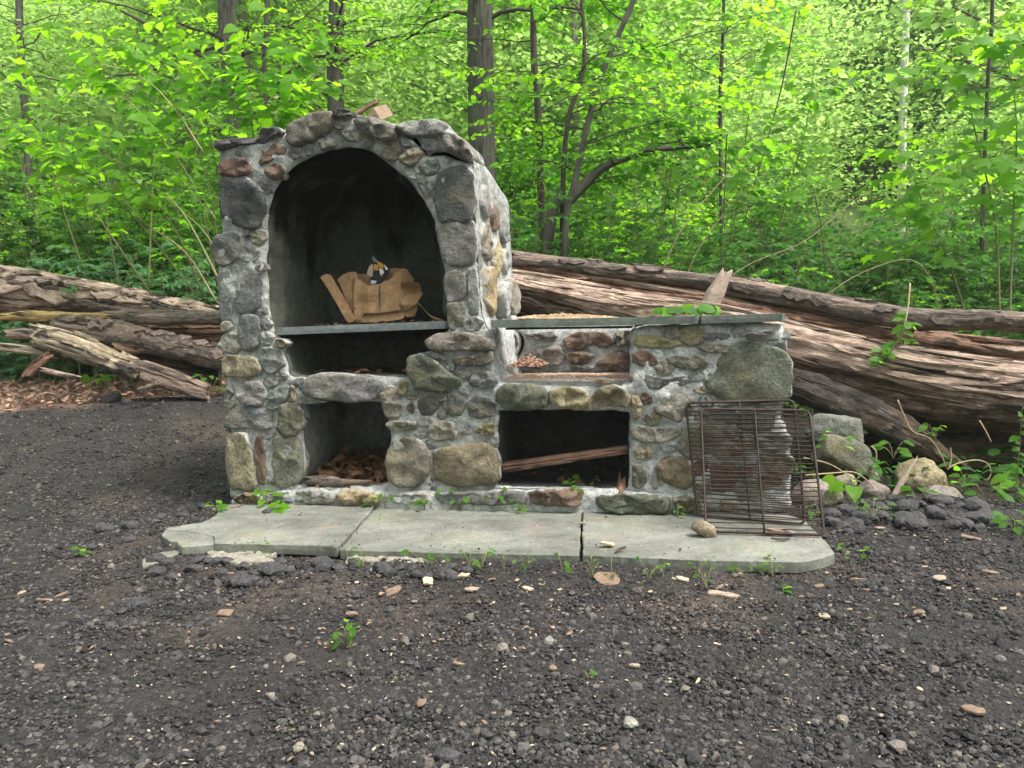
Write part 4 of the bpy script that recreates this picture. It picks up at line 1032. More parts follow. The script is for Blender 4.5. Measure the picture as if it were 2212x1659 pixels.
# soil under the pile; the trunks' shade is in the terrain colour
def strips(o, zf, pts, depths, rpx, n, seed, mat, name='splinter', a0=20, a1=150, Ls=(.12, .6), W=(.01, .035), lift=.008, th=.007, bk=0.0):
    """broken fibres and bark plates lying along a log: each a part of it"""
    rr = np.random.RandomState(seed); sc = zf(1, 0)[0] - zf(0, 0)[0]
    P = spline([at(*zf(x, y), d) - o.location for (x, y), d in zip(pts, depths)], 80)
    R = np.interp(np.linspace(0, 1, 80), np.linspace(0, 1, len(rpx)), [r * sc * d / F for r, d in zip(rpx, depths)])
    T = np.gradient(P, axis=0); T /= np.linalg.norm(T, axis=1)[:, None]; S = np.cross(T, [0, 0, 1.0]); S /= np.linalg.norm(S, axis=1)[:, None]; U = np.cross(S, T)
    if S[40] @ np.array([0, -1, 0]) < 0: S = -S
    L = np.concatenate([[0], np.cumsum(np.linalg.norm(np.diff(P, axis=0), axis=1))])
    for k in range(n):
        ln = rr.uniform(*Ls); l0 = rr.uniform(0, max(.01, L[-1] - ln)); an = math.radians(rr.uniform(a0, a1)); w = rr.uniform(*W); m = 9
        t = np.linspace(0, 1, m); l = l0 + ln * t; I = lambda A: np.stack([np.interp(l, L, A[:, q]) for q in range(3)], 1)
        r = np.interp(l, L, R); an2 = an + rr.uniform(-.2, .2) * t
        nrm = np.cos(an2)[:, None] * I(S) + np.sin(an2)[:, None] * I(U); sd = np.cross(nrm, I(T))
        c = I(P) + nrm * (r + lift + rr.uniform(0, .012) * t ** 2)[:, None]
        ww = w * np.clip(np.minimum(t / .18, (1 - t) / .3), .08, 1) * (1 + .45 * rr.normal(0, 1, m) * .6)
        off = sd * np.cumsum(rr.normal(0, .18 * w, m))[:, None]
        top = nrm * th * rr.uniform(.6, 1.6)
        V = np.stack([c + off - sd * ww[:, None] - nrm * .02, c + off - sd * ww[:, None] * .8 + top * rr.uniform(.5, 1.1), c + off + sd * ww[:, None] * .8 + top, c + off + sd * ww[:, None] - nrm * .02], 1).reshape(-1, 3)
        i = np.arange(m - 1)[:, None] * 4; j = np.arange(4)[None]; q = np.stack([i + j, i + (j + 1) % 4, i + 4 + (j + 1) % 4, i + 4 + j], -1).reshape(-1, 4)
        q = np.concatenate([q, [[3, 2, 1, 0]], [[(m - 1) * 4 + z for z in range(4)]]])
        me = mesh(name, V, q, False)
        ax = np.stack([np.repeat(l, 4), np.tile([0, .02, .05, .07], m) + k * .31, np.full(4 * m, k * .17)], -1)
        fattr(me, 'axc', ax, 'FLOAT_VECTOR'); fattr(me, 'bark', np.full(4 * m, bk))
        ob(name, me, mat, o)
def byname(lab): return next(o for o in COL.objects if o.get('label', '').startswith(lab))
strips(byname('massive split'), LZ, [(1000, 618), (1120, 632), (1340, 680), (1560, 716), (1760, 776), (1960, 822), (2120, 850), (2330, 880)], [5.35, 5.3, 5.15, 5.05, 4.9, 4.8, 4.7, 4.6], [32, 38, 44, 48, 60, 66, 70, 74], 80, 1, W_SPLIT, a0=5, a1=110, Ls=(.2, 1.0), W=(.006, .03), th=.014, lift=.012)
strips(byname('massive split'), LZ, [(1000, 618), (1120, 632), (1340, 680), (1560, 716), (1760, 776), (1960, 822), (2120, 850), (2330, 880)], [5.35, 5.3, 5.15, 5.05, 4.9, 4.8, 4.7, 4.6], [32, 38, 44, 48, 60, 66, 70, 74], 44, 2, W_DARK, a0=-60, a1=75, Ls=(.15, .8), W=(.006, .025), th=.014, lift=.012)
strips(byname('reddish fibrous'), LZ, [(1040, 590), (1200, 612), (1450, 655), (1700, 712), (2000, 760), (2300, 800)], [5.75, 5.7, 5.6, 5.45, 5.3, 5.2], [26, 28, 32, 42, 44, 46], 34, 3, W_RED, a0=20, a1=110, Ls=(.15, .8), W=(.006, .02))
strips(byname('reddish fibrous'), LZ, [(1040, 590), (1200, 612), (1450, 655), (1700, 712), (2000, 760), (2300, 800)], [5.75, 5.7, 5.6, 5.45, 5.3, 5.2], [26, 28, 32, 42, 44, 46], 20, 4, W_SPLIT, a0=20, a1=110, Ls=(.15, .8), W=(.006, .018))
strips(byname('blackened fibrous'), LZ, [(1640, 800), (1800, 830), (2000, 890), (2160, 930)], [5.1, 5.05, 4.95, 4.9], [44, 46, 44, 32], 18, 5, W_DARK, a0=-20, a1=90, Ls=(.2, .6))
strips(byname('long slim'), LZ, [(1020, 548), (1110, 558), (1330, 585), (1510, 608), (1640, 630), (1800, 661), (1990, 690), (2130, 693), (2300, 700)], [5.7, 5.7, 5.6, 5.55, 5.45, 5.3, 5.1, 5.0, 4.9], [14, 15, 16, 19, 22, 22, 22, 20, 22], 26, 6, W_GREY, 'bark_plate', a0=0, a1=110, Ls=(.06, .22), W=(.012, .03), bk=1.0, th=.004)
strips(byname('thick flaking'), Z4, [(-260, 440), (300, 500), (1000, 590), (1700, 690), (2350, 770)], [7.3, 7.4, 7.5, 7.6, 7.8], [205, 190, 150, 105, 80], 46, 7, W_PINK, 'bark_plate', a0=5, a1=110, Ls=(.10, .5), W=(.02, .06), bk=0, lift=.022, th=.010)
strips(byname('thick flaking'), Z4, [(-260, 440), (300, 500), (1000, 590), (1700, 690), (2350, 770)], [7.3, 7.4, 7.5, 7.6, 7.8], [205, 190, 150, 105, 80], 26, 8, W_DARK, 'bark_plate', a0=5, a1=110, Ls=(.10, .35), W=(.015, .05), bk=1, lift=.022, th=.008)
strips(byname('scaly barked'), Z4, [(560, 800), (1000, 850), (1500, 960), (2200, 1120)], [6.85, 6.85, 6.8, 6.75], [92, 95, 98, 95], 34, 9, W_PINK, 'bark_plate', a0=0, a1=110, Ls=(.05, .16), W=(.015, .04), bk=.5, lift=.018, th=.006)
strips(byname('crumbling reddish'), Z4, [(1250, 860), (1700, 860), (2250, 880)], [7.35, 7.35, 7.4], [110, 120, 120], 16, 10, W_RED, a0=0, a1=90, Ls=(.15, .5), W=(.01, .03), lift=.015)
strips(byname('pale stubby'), Z4, [(330, 875), (640, 960), (980, 1090), (1270, 1215)], [6.45, 6.5, 6.5, 6.5], [110, 118, 112, 92], 12, 11, W_PALE, a0=0, a1=110, Ls=(.06, .25), W=(.008, .025), lift=.008, th=.005)
# ================================================================== BOULDERS
def rock(name, zf, x, y, rx, ry, d, col, label, seed, cat='boulder', depth=.8, ang=0, amp=.22, group=None, sub=3):
    c = at(*zf(x, y), d); sc = (zf(1, 0)[0] - zf(0, 0)[0]) * d / F
    return rock_at(name, c - Vector((0, 0, ry * sc * .12)), rx * sc, ry * sc, rx * sc * depth, col, label, seed, cat, ang, amp, group, 4, None, 4 if 'round' in label else 14)
import bmesh
_ICO = {}
def ico(sub):
    if sub not in _ICO:
        bm = bmesh.new(); bmesh.ops.create_icosphere(bm, subdivisions=sub, radius=1)
        bm.verts.ensure_lookup_table()
        _ICO[sub] = (np.array([tuple(v.co) for v in bm.verts]), np.array([[v.index for v in f.verts] for f in bm.faces])); bm.free()
    return _ICO[sub]
def rock_shape(seed, amp, sub=3, cuts=7):
    V, T = ico(sub); V = V.copy(); rs = np.random.RandomState(seed)
    for _ in range(cuts):
        nrm = rs.normal(0, 1, 3); nrm /= np.linalg.norm(nrm); h = rs.uniform(.62, .92)
        d = V @ nrm; V -= np.clip(d - h, 0, None)[:, None] * nrm * .85
    V = V * (1 + amp * fbm(V * 1.3 + seed, seed, 3) + amp * .35 * fbm(V * 5 + seed, seed + 1, 3))[:, None]
    return V, T
def rock_at(name, c, rx, rz, ry, col, label, seed, cat='boulder', ang=0, amp=.22, group=None, sub=3, mat=None, cuts=7):
    V, T = rock_shape(seed, amp, sub, cuts); V = V * np.array([rx, ry, rz]) * 1.08
    a = math.radians(ang); x, z = V[:, 0] * math.cos(a) - V[:, 2] * math.sin(a), V[:, 0] * math.sin(a) + V[:, 2] * math.cos(a)
    o = ob(name, mesh(name, np.c_[x, V[:, 1], z], T, sub > 2 and mat is None), mat or STONE, loc=c, color=col)
    return meta(o, label, cat, group)
rock('boulder', ZR, 905, 205, 205, 118, 4.55, (0.156, 0.164, 0.133), 'grey-green boulder resting on another behind the grates, against the tapering log', 31, ang=-4)
rock('boulder', ZR, 960, 390, 270, 150, 4.4, (0.14, 0.144, 0.109), 'broad sloping greenish boulder under the grey-green one', 32, ang=-28, amp=.15)
rock('boulder', ZR, 775, 640, 168, 98, 3.95, (0.281, 0.234, 0.207), 'smooth round pinkish boulder at the edge of the grate', 33, amp=.10, sub=4)
rock('boulder', ZR, 1160, 630, 125, 78, 4.05, (.20, .165, .14), 'small brownish-grey boulder beside the bright green leaf', 34)
rock('boulder', ZR, 1505, 525, 175, 135, 4.25, (0.234, 0.195, 0.117), 'angular tan boulder with a stick leaning on it', 35, amp=.28)
rock('boulder', ZR, 1635, 665, 140, 92, 4.0, (0.265, 0.234, 0.211), 'pinkish-grey boulder in front of the angular tan one', 36, ang=-18)
rock('boulder', ZR, 955, 560, 90, 60, 4.2, (.22, .19, .15), 'low stone half hidden by dry stems between boulders', 37)
rock('boulder', ZR, 1990, 770, 110, 55, 4.0, (0.328, 0.304, 0.242), 'pale flat stone beside the dark asphalt lumps at the far side', 38, amp=.15)
rock('boulder', ZR, 2080, 730, 120, 45, 4.1, (0.281, 0.218, 0.172), 'flat reddish-tan stone behind the pale flat stones', 39, amp=.15)
rock('boulder', ZR, 2020, 862, 160, 50, 3.75, (0.312, 0.281, 0.226), 'long pale slab of stone lying among weeds at the clearing edge', 40, amp=.12)
# ---- lumps of asphalt
ASPH = m_plain('asphalt_lump', (.022, .021, .0215), (.085, .080, .083), 60, .78, .012)
def lump(px, py, r, seed, zf=LZ, label=None, sq=.62, grp='asphalt lumps'):
    p = ong(*zf(px, py)); sc = (zf(1, 0)[0] - zf(0, 0)[0]) * p.y / F; R = r * sc
    rs = np.random.RandomState(seed)
    return rock_at('asphalt_lump', (p.x, p.y, p.z + R * .28), R, R * sq * rs.uniform(.8, 1.15), R * rs.uniform(.7, 1), (.05, .05, .05), label, seed, 'asphalt lump', rs.uniform(-25, 25), .22, grp, 2, ASPH, 16)
LUMPS = [(238, 868, 26, 'flat slab-like asphalt lump at the mulch edge below the log pile'), (210, 866, 14, None), (275, 872, 14, None),
 (228, 1148, 22, 'asphalt lump in the gravel near the chipped corner of the slab, the nearer of two'), (282, 1140, 20, 'asphalt lump nearest the chipped corner of the slab'), (280, 1170, 16, None), (345, 1122, 16, None), (440, 1100, 15, None), (395, 1118, 14, None),
 (300, 1315, 32, 'large pale-topped asphalt lump lying alone in the left of the gravel'), (965, 1640, 30, 'broad low asphalt lump at the bottom edge of the picture'), (1200, 1605, 12, None), (1385, 1585, 12, None)]
for k, (x, y, r, lab) in enumerate(LUMPS): lump(x, y, r, 600 + k, label=lab or 'small dark asphalt lump among the gravel', grp='asphalt lumps' if not lab else None)
rs = np.random.RandomState(77)
for k in range(44):   # the row along the slab edge
    x = rs.uniform(330, 1010); y = 1208 + (x - 400) * .022 + rs.uniform(4, 58) * (1 - .3 * (x > 700)); r = rs.uniform(11, 24) * (1.25 if 500 < x < 800 else 1)
    lump(x, y, r, 640 + k, label='dark asphalt lump heaped along the front edge of the slabs', grp='asphalt lumps along the slab edge')
for k in range(60):   # the heap beside the slab
    x = rs.uniform(1790, 2140); y = 1085 + rs.uniform(-10, 75) * (1 - (x - 1790) / 900) + max(0, x - 2000) * .12; r = rs.uniform(12, 27)
    lump(x, y, r, 700 + k, label='dark asphalt lump in the heap beside the boulders', grp='asphalt lumps by the boulders')
for k in range(40):
    x = rs.uniform(1720, 2200); y = 1210 + rs.uniform(-30, 60); 
    lump(x, y, rs.uniform(6, 12), 800 + k, label='small asphalt lump strewn past the slab end', grp='small asphalt lumps past the slab end')
for k in range(150):
    x = rs.uniform(20, 2190); y = 1250 + 400 * rs.uniform(0, 1) ** .8
    lump(x, y, rs.uniform(6, 14), 860 + k, label='small dark asphalt lump among the gravel', grp='asphalt lumps')
# ================================================================== LEAVES AND PLANTS
LEAF_BRIGHT = m_leaf('bright_leaf', (.060, .165, .010), (.115, .25, .018), (.24, .66, .010), (.50, .86, .03), .58)
LEAF_MID = m_leaf('green_leaf', (.034, .105, .014), (.080, .190, .022), (.13, .43, .014), (.35, .72, .035), .54)
LEAF_COOL = m_leaf('bluish_leaf', (.046, .115, .052), (.095, .19, .085), (.11, .32, .10), (.22, .48, .16), .45)
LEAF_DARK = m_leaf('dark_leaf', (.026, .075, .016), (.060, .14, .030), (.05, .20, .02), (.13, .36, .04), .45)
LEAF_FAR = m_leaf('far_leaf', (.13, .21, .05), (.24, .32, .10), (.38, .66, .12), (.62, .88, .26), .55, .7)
STEM = m_plain('plant_stem', (.13, .15, .06), (.22, .20, .10), 20, .8, .002)
DRYSTEM = m_plain('dry_stem', (.26, .18, .11), (.40, .31, .20), 25, .85, .002, isl=.2)
TWIG = m_plain('dark_twig', (.035, .028, .022), (.075, .06, .045), 25, .85, .003)
BARK = m_bark('furrowed_bark', (.035, .031, .027), (.115, .103, .088))
BARKP = m_bark('smooth_bark', (.13, .11, .085), (.26, .225, .18), 1.5)
BIRCH = m_bark('pale_birch_bark', (.35, .33, .30), (.75, .72, .68), .6)
def tmpl(kind):
    if kind == 'rhomb':
        return np.array([(0, 0, 0), (.5, -.5, .06), (1, 0, -.05), (.5, .5, .06)]), [np.array([(0, 1, 2), (0, 2, 3)])]
    if kind == 'ell':
        st = [(.0, 0), (.16, .30), (.42, .47), (.72, .36), (1, 0)]
        v = [(x, 0, .02 * (x < .9)) for x, _ in st] + [(x, -w, .10 * w / .47) for x, w in st[1:4]] + [(x, w, .10 * w / .47) for x, w in st[1:4]]
        return np.array(v), [np.array([(0, 5, 1), (0, 1, 8), (3, 7, 4), (3, 4, 10)]), np.array([(1, 5, 6, 2), (2, 6, 7, 3), (8, 1, 2, 9), (9, 2, 3, 10)])]
    if kind == 'heart':
        v = [(0, 0, 0), (.3, 0, .03), (.65, 0, .0), (1, 0, -.14), (-.05, -.25, .05), (.12, -.48, .08), (.38, -.5, .09), (.68, -.33, .03), (.86, -.13, -.04)]
        v += [(x, -y, z) for x, y, z in v[4:]]
        return np.array(v), [np.array([(0, 4, 5), (0, 10, 9), (2, 7, 8), (2, 13, 12), (2, 8, 3), (2, 3, 13), (0, 5, 1), (0, 1, 10), (1, 5, 6), (1, 11, 10)]), np.array([(1, 6, 7, 2), (11, 1, 2, 12)])]
    if kind == 'maple':
        o = [(0, 0), (-.02, -.30), (.20, -.28), (.22, -.60), (.42, -.40), (.66, -.52), (.62, -.22), (1, 0), (.62, .22), (.66, .52), (.42, .40), (.22, .60), (.20, .28), (-.02, .30)]
        v = [(x, y, .05 - .18 * (y * y) - .10 * x * x) for x, y in o] + [(.36, 0, .05)]
        n = len(o)
        return np.array(v), [np.array([(n, (i + 1) % n, i) for i in range(n)])[:, ::-1]]
def leaves_arr(P, D, N, L, W, kind):
    t, fs = tmpl(kind); k = len(t); n = len(P)
    D = D / np.linalg.norm(D, axis=1)[:, None]
    S = np.cross(N, D); S /= np.linalg.norm(S, axis=1)[:, None] + 1e-9; N = np.cross(D, S)
    rk = np.random.RandomState(n % 9973); cu = rk.normal(-.14, .16, (n, 1, 1)); tw = rk.normal(0, .22, (n, 1, 1))
    zz = t[None, :, 2:] + cu * t[None, :, :1] ** 2 + tw * t[None, :, 1:2] * t[None, :, :1]
    V = P[:, None] + L[:, None, None] * (t[None, :, :1] * D[:, None] + t[None, :, 1:2] * (W[:, None, None] if np.ndim(W) else W) * S[:, None] + zz * N[:, None])
    return V.reshape(-1, 3), [(f[None] + k * np.arange(n)[:, None, None]).reshape(-1, f.shape[1]) for f in fs]
def twig_leaves(rs, p, d, length, nl, ll, droop, out, stems, r, nseg=5, up=.75, spread=55, tw=None):
    """a twig from p along d with alternate leaves; appends (P,D,N,L)"""
    t = np.linspace(0, 1, nseg); d = d / np.linalg.norm(d)
    pts = p + d * length * t[:, None] + np.array([0, 0, -1.0]) * droop * length * t[:, None] ** 2 + rs.normal(0, .02, (nseg, 3)) * length * t[:, None]
    if stems is not None: tube(stems, pts, np.linspace(r, r * .4, nseg), 4, False)
    tt = np.linspace(.12, 1, nl) if nl > 1 else np.array([1.0])
    q = np.stack([np.interp(tt, t, pts[:, k]) for k in range(3)], 1)
    side = np.where(np.arange(nl) % 2, 1, -1) * np.radians(spread) * rs.uniform(.6, 1.2, nl); side[-1] *= .15
    h = math.atan2(d[1], d[0]); a = h + side
    D = np.c_[np.cos(a), np.sin(a), rs.normal(-.22, .25, nl) + d[2] * .4]
    N = np.c_[rs.normal(0, .38, nl), rs.normal(-.12, .38, nl), np.full(nl, up)]
    out.append((q, D, N, ll * rs.uniform(.65, 1.15, nl)))
    return pts
def shrub(seed, h, nst, rad, ntw, tl, nl, ll, kind='ell', w=.85, t0=.15, lean=.35, droop=.3, sr=.008, trunk=None):
    """stems with side twigs and leaves -> (stem mesh, leaf mesh)"""
    rs = np.random.RandomState(seed); st = Acc(); out = []
    for s in range(nst):
        a = rs.uniform(0, 6.28); b = rs.uniform(0, 6.28); H = h * rs.uniform(.6, 1.05)
        t = np.linspace(0, 1, 9)
        base = np.array([math.cos(a), math.sin(a), 0]) * rad * rs.uniform(.1, 1)
        dirn = np.array([math.cos(b), math.sin(b), 0]) * .5 + base / (rad + 1e-6) * .5
        P = base + dirn * (lean * H * t[:, None] ** 1.9) + np.array([0, 0, 1.0]) * (H * t[:, None] * (1 - .12 * t[:, None])) + np.cumsum(rs.normal(0, .012 * H, (9, 3)), 0) * np.array([1, 1, .2])
        P[0] = base - [0, 0, .1]
        tube(st, P, np.linspace(sr, sr * .3, 9), 5, False)
        for k in range(ntw):
            u = t0 + (1 - t0) * (k + rs.uniform(0, 1)) / ntw
            p = np.array([np.interp(u, t, P[:, i]) for i in range(3)])
            c = rs.uniform(0, 6.28); d = np.array([math.cos(c), math.sin(c), rs.uniform(-.1, .55)])
            twig_leaves(rs, p, d, tl * rs.uniform(.5, 1.2) * (1.25 - .6 * u), nl, ll, droop, out, st, sr * .35)
    P, D, N, L = (np.concatenate(x) for x in zip(*out))
    V, fs = leaves_arr(P, D, N, L, w, kind)
    return st.mesh('stems', True), mesh('foliage', V, fs, True)
def tree_crown(seed, path, r0, nlimb, limb, ntw, tl, nl, ll, z0=.25, kind='ell', w=.8, flat=.15):
    """limbs and layered foliage round a trunk path (local coordinates)"""
    rs = np.random.RandomState(seed); st = Acc(); out = []; P = np.asarray(path, float); t = np.linspace(0, 1, len(P))
    for k in range(nlimb):
        u = z0 + (1 - z0) * (k + rs.uniform(0, .9)) / nlimb
        p = np.array([np.interp(u, t, P[:, i]) for i in range(3)])
        a = k * 2.4 + rs.uniform(-.6, .6); Lm = limb * rs.uniform(.6, 1.15) * (1.15 - .55 * u)
        d = np.array([math.cos(a), math.sin(a), flat + rs.uniform(-.12, .3)])
        s = np.linspace(0, 1, 8)
        Q = p + d * Lm * s[:, None] + np.array([0, 0, -1]) * .12 * Lm * s[:, None] ** 2 + np.cumsum(rs.normal(0, .025 * Lm, (8, 3)), 0)
        Q[0] = p
        rl = max(.008, r0 * .28 * (1 - .6 * u))
        tube(st, Q, np.linspace(rl, rl * .2, 8), 5, False)
        for j in range(ntw):
            v = .18 + .82 * (j + rs.uniform(0, 1)) / ntw
            q = np.array([np.interp(v, s, Q[:, i]) for i in range(3)])
            b = a + rs.choice([-1, 1]) * rs.uniform(.3, 1.3); dd = np.array([math.cos(b), math.sin(b), rs.uniform(-.2, .25)])
            twig_leaves(rs, q, dd, tl * rs.uniform(.5, 1.15) * (1.2 - .5 * v), nl, ll, .15, out, st, rl * .22 + .0015)
    P, D, N, L = (np.concatenate(x) for x in zip(*out))
    V, fs = leaves_arr(P, D, N, L, w, kind)
    return st.mesh('limbs', True), mesh('crown', V, fs, True)
MARKS = [(150, 'at the far left edge'), (330, 'above the thick flaking trunk'), (480, 'close left of the oven'), (640, 'behind the left half of the arch'), (800, 'behind the top of the arch'), (960, 'behind the oven roof'), (1085, 'by the furrowed trunk'), (1180, 'just right of the oven'), (1290, 'by the pale leaning trunk'), (1420, 'above the counter slab'), (1540, 'by the upright wood piece'), (1680, 'past the counter end'), (1830, 'above the massive split trunk'), (1990, 'below the birch gap'), (2130, 'near the right edge'), (9999, 'at the right edge')]
def place(label, x, y):
    px = CX + F * x / y
    row = 'nearest row' if y < 7.15 else 'second row' if y < 8.5 else 'third row' if y < 10.5 else 'fourth row' if y < 13 else 'low on the slope' if y < 17 else 'lower slope' if y < 22 else 'middle slope' if y < 29 else 'upper slope' if y < 38 else 'high slope'
    return label + ', ' + row + ', ' + next((m for e, m in MARKS if px < e), 'at the right edge')
def inst(name, parts, x, y, s, rz, label, cat, group, z=None, tilt=0.0):
    r = E(name, place(label, x, y), cat, (x, y, float(gz(x, y)) - .03 if z is None else z), rz, group)
    r.scale = (s, s, s)
    for nm, me, mt in parts: ob(nm, me, mt, r)
    return r
rs = np.random.RandomState(2024)
# ---- low bluish understory to the left
VA = [shrub(100 + k, 1.35, 14, .45, 13, .32, 10, .075, 'ell', .62, .10) for k in range(3)]
for k in range(24):
    x, y = rs.uniform(-6.4, -1.2), rs.uniform(8.0, 9.8)
    if k < 7: x, y = -5.6 + k * .62, rs.uniform(7.9, 8.3)
    s, f = VA[k % 3]
    inst('undergrowth_shrub', [('stems', s, STEM), ('foliage', f, LEAF_COOL)], x, y, rs.uniform(.8, 1.25), rs.uniform(0, 6), 'bluish-green low shrub behind the logs', 'shrub', 'low shrubs behind the log pile by the oven')
# ---- leafy thicket behind the counter
VB = [shrub(200 + k, 2.0, 14, .55, 14, .40, 11, .068, 'ell', .68, .06) for k in range(4)]
mats = [LEAF_MID, LEAF_MID, LEAF_BRIGHT, LEAF_DARK]
def thicket(n, x0, x1, y0, y1, s0, s1, V, lm, label, group, name='thicket_shrub', sm=None):
    for k in range(n):
        x, y = x0 + (x1 - x0) * (k + rs.uniform(0, 1)) / n, rs.uniform(y0, y1)
        s, f = V[rs.randint(len(V))]
        if name != 'thicket_shrub' and (1740 < CX + F * x / y < 2060 or 770 < CX + F * x / y < 990): continue
        inst(name, [('stems', s, sm or STEM), ('foliage', f, lm[rs.randint(len(lm))])], x, y, rs.uniform(s0, s1), rs.uniform(0, 6.28), label, 'shrub', group)
THL = 'green small-leaved thicket shrub'
thicket(16, -.2, 5.6, 6.5, 7.0, .50, .72, VB, [LEAF_DARK, LEAF_DARK, LEAF_MID], THL, 'thicket shrubs behind the counter')  # low leaves darkened: the thicket's shaded gaps are put into the colour
thicket(18, -.8, 6.4, 7.3, 8.3, .75, 1.1, VB, mats, THL, 'thicket shrubs behind the counter')
thicket(14, -3, 7.4, 9.0, 10.4, .9, 1.25, VB, mats, THL, 'thicket shrubs behind the counter')
thicket(13, -6.6, -1.2, 8.9, 10.0, .9, 1.3, VB, [LEAF_DARK, LEAF_DARK, LEAF_COOL], 'dark green shaded shrub', 'shaded shrubs on the oven side')  # row added in dark leaves, which carry the wood's shade in their colour
# ---- taller saplings
VC = [shrub(300 + k, 3.3, 6, .4, 15, .62, 12, .088, 'ell', .75, .18, .3, .2, .013) for k in range(4)]
thicket(13, -7.5, -1.0, 8.8, 11.0, .8, 1.15, VC, [LEAF_BRIGHT, LEAF_MID, LEAF_DARK], 'bright leafy sapling', 'leafy saplings on the oven side', 'leafy_sapling')
thicket(13, 1.2, 8.8, 8.6, 11.5, .7, 1.05, VC, [LEAF_MID, LEAF_BRIGHT], 'tall leafy sapling', 'leafy saplings behind the counter', 'leafy_sapling')
# ---- trees with visible trunks
def px_tree(label, pts, d, rpx, seed, bark, leaf, nlimb, limb, name='tree', ntw=7, tl=.85, nl=13, ll=.078, z0=.3, kind='ell', group=None, cat='tree'):
    P = [at(x, y, d) for x, y in pts]
    base = P[0].copy(); g = float(gz(base.x, base.y)); P[0] = Vector((base.x, base.y, min(g - .1, base.z)))
    P = [p - base for p in P]
    R = [r * d / F for r in rpx]
    r = E(name, label, cat, base, 0, group)
    ob('trunk', log_mesh(P, R, seed, bark=.5, amp=.10 * max(R), res=.03, plates=.06 * max(R), rag=0), bark, r)
    if nlimb:
        l, c = tree_crown(seed, P, max(R), nlimb, limb, ntw, tl, nl, ll, z0, kind)
        ob('limbs', l, TWIG, r); ob('crown', c, leaf, r)
    return r
px_tree('large tree with straight furrowed grey trunk rising behind the oven roof', [(1040, 330), (1038, 150), (1038, -40), (1036, -420)], 9.6, [28, 26, 25, 20], 1001, BARK, LEAF_MID, 15, 2.6, z0=.50)
px_tree('grey-trunked tree rising just above the top of the oven arch', [(722, 300), (724, 180), (726, 60), (730, -350)], 11.0, [18, 16.5, 16, 12], 1002, BARK, LEAF_MID, 15, 2.8, z0=.42, ntw=8)
px_tree('dark-trunked tree half hidden by big bright leaves', [(505, 330), (500, 180), (490, 60), (484, -350)], 10.5, [20, 19, 18, 13], 1003, BARK, LEAF_BRIGHT, 16, 2.6, z0=.2)
px_tree('thin dark straight sapling trunk next to the furrowed trunk', [(1170, 420), (1164, 280), (1153, 120), (1152, -60), (1156, -300)], 8.6, [7.5, 7, 6.5, 6, 4], 1004, TWIG, LEAF_MID, 13, 1.7, z0=.3)
px_tree('slender pale leaning trunk curving up behind the side counter', [(1219, 600), (1222, 500), (1240, 400), (1262, 300), (1300, 160), (1372, -10), (1430, -200)], 7.4, [7, 6.5, 6.5, 6.5, 6, 5.5, 4], 1005, BARK, LEAF_BRIGHT, 12, 1.8, z0=.45)
px_tree('dark forked sapling crossing the slender pale leaning trunk', [(1205, 560), (1216, 420), (1228, 260), (1262, 130), (1250, -80)], 7.7, [6, 5.5, 5, 4, 3], 1006, TWIG, LEAF_MID, 10, 1.3, z0=.35, tl=.6)
px_tree('thick bent branch arching low through the thicket', [(1150, 560), (1190, 478), (1232, 432), (1292, 370), (1340, 345), (1405, 325), (1470, 318), (1535, 312)], 7.6, [13, 12, 11, 10, 8, 7, 5, 3], 1007, BARK, LEAF_MID, 9, .9, z0=.3, tl=.5, cat='branch', name='bent_branch')
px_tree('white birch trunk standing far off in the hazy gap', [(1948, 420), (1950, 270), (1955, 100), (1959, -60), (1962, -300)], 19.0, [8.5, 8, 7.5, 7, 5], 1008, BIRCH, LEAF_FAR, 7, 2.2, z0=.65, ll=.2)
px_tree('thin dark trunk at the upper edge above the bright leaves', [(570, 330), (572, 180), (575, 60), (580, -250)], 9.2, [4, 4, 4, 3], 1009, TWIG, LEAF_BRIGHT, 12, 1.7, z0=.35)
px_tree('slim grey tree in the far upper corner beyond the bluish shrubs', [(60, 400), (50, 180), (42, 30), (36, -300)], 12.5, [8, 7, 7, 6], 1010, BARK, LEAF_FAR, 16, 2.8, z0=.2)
px_tree('thin grey trunk seen through leaves near the upper middle', [(1245, 300), (1240, 120), (1250, -20), (1262, -250)], 12.5, [7, 7, 7, 5], 1011, BARKP, LEAF_MID, 13, 2.3, z0=.3)
px_tree('slim dark tree behind the long arching branch', [(1560, 480), (1556, 260), (1562, 60), (1570, -250)], 10.6, [4, 4, 3.5, 3], 1012, TWIG, LEAF_MID, 16, 1.5, z0=.25)
px_tree('slim tree at the far edge beyond the broad lobed leaves', [(2120, 480), (2130, 260), (2142, 60), (2150, -250)], 9.6, [4.5, 4, 4, 3], 1013, TWIG, LEAF_BRIGHT, 15, 1.0, z0=.25)
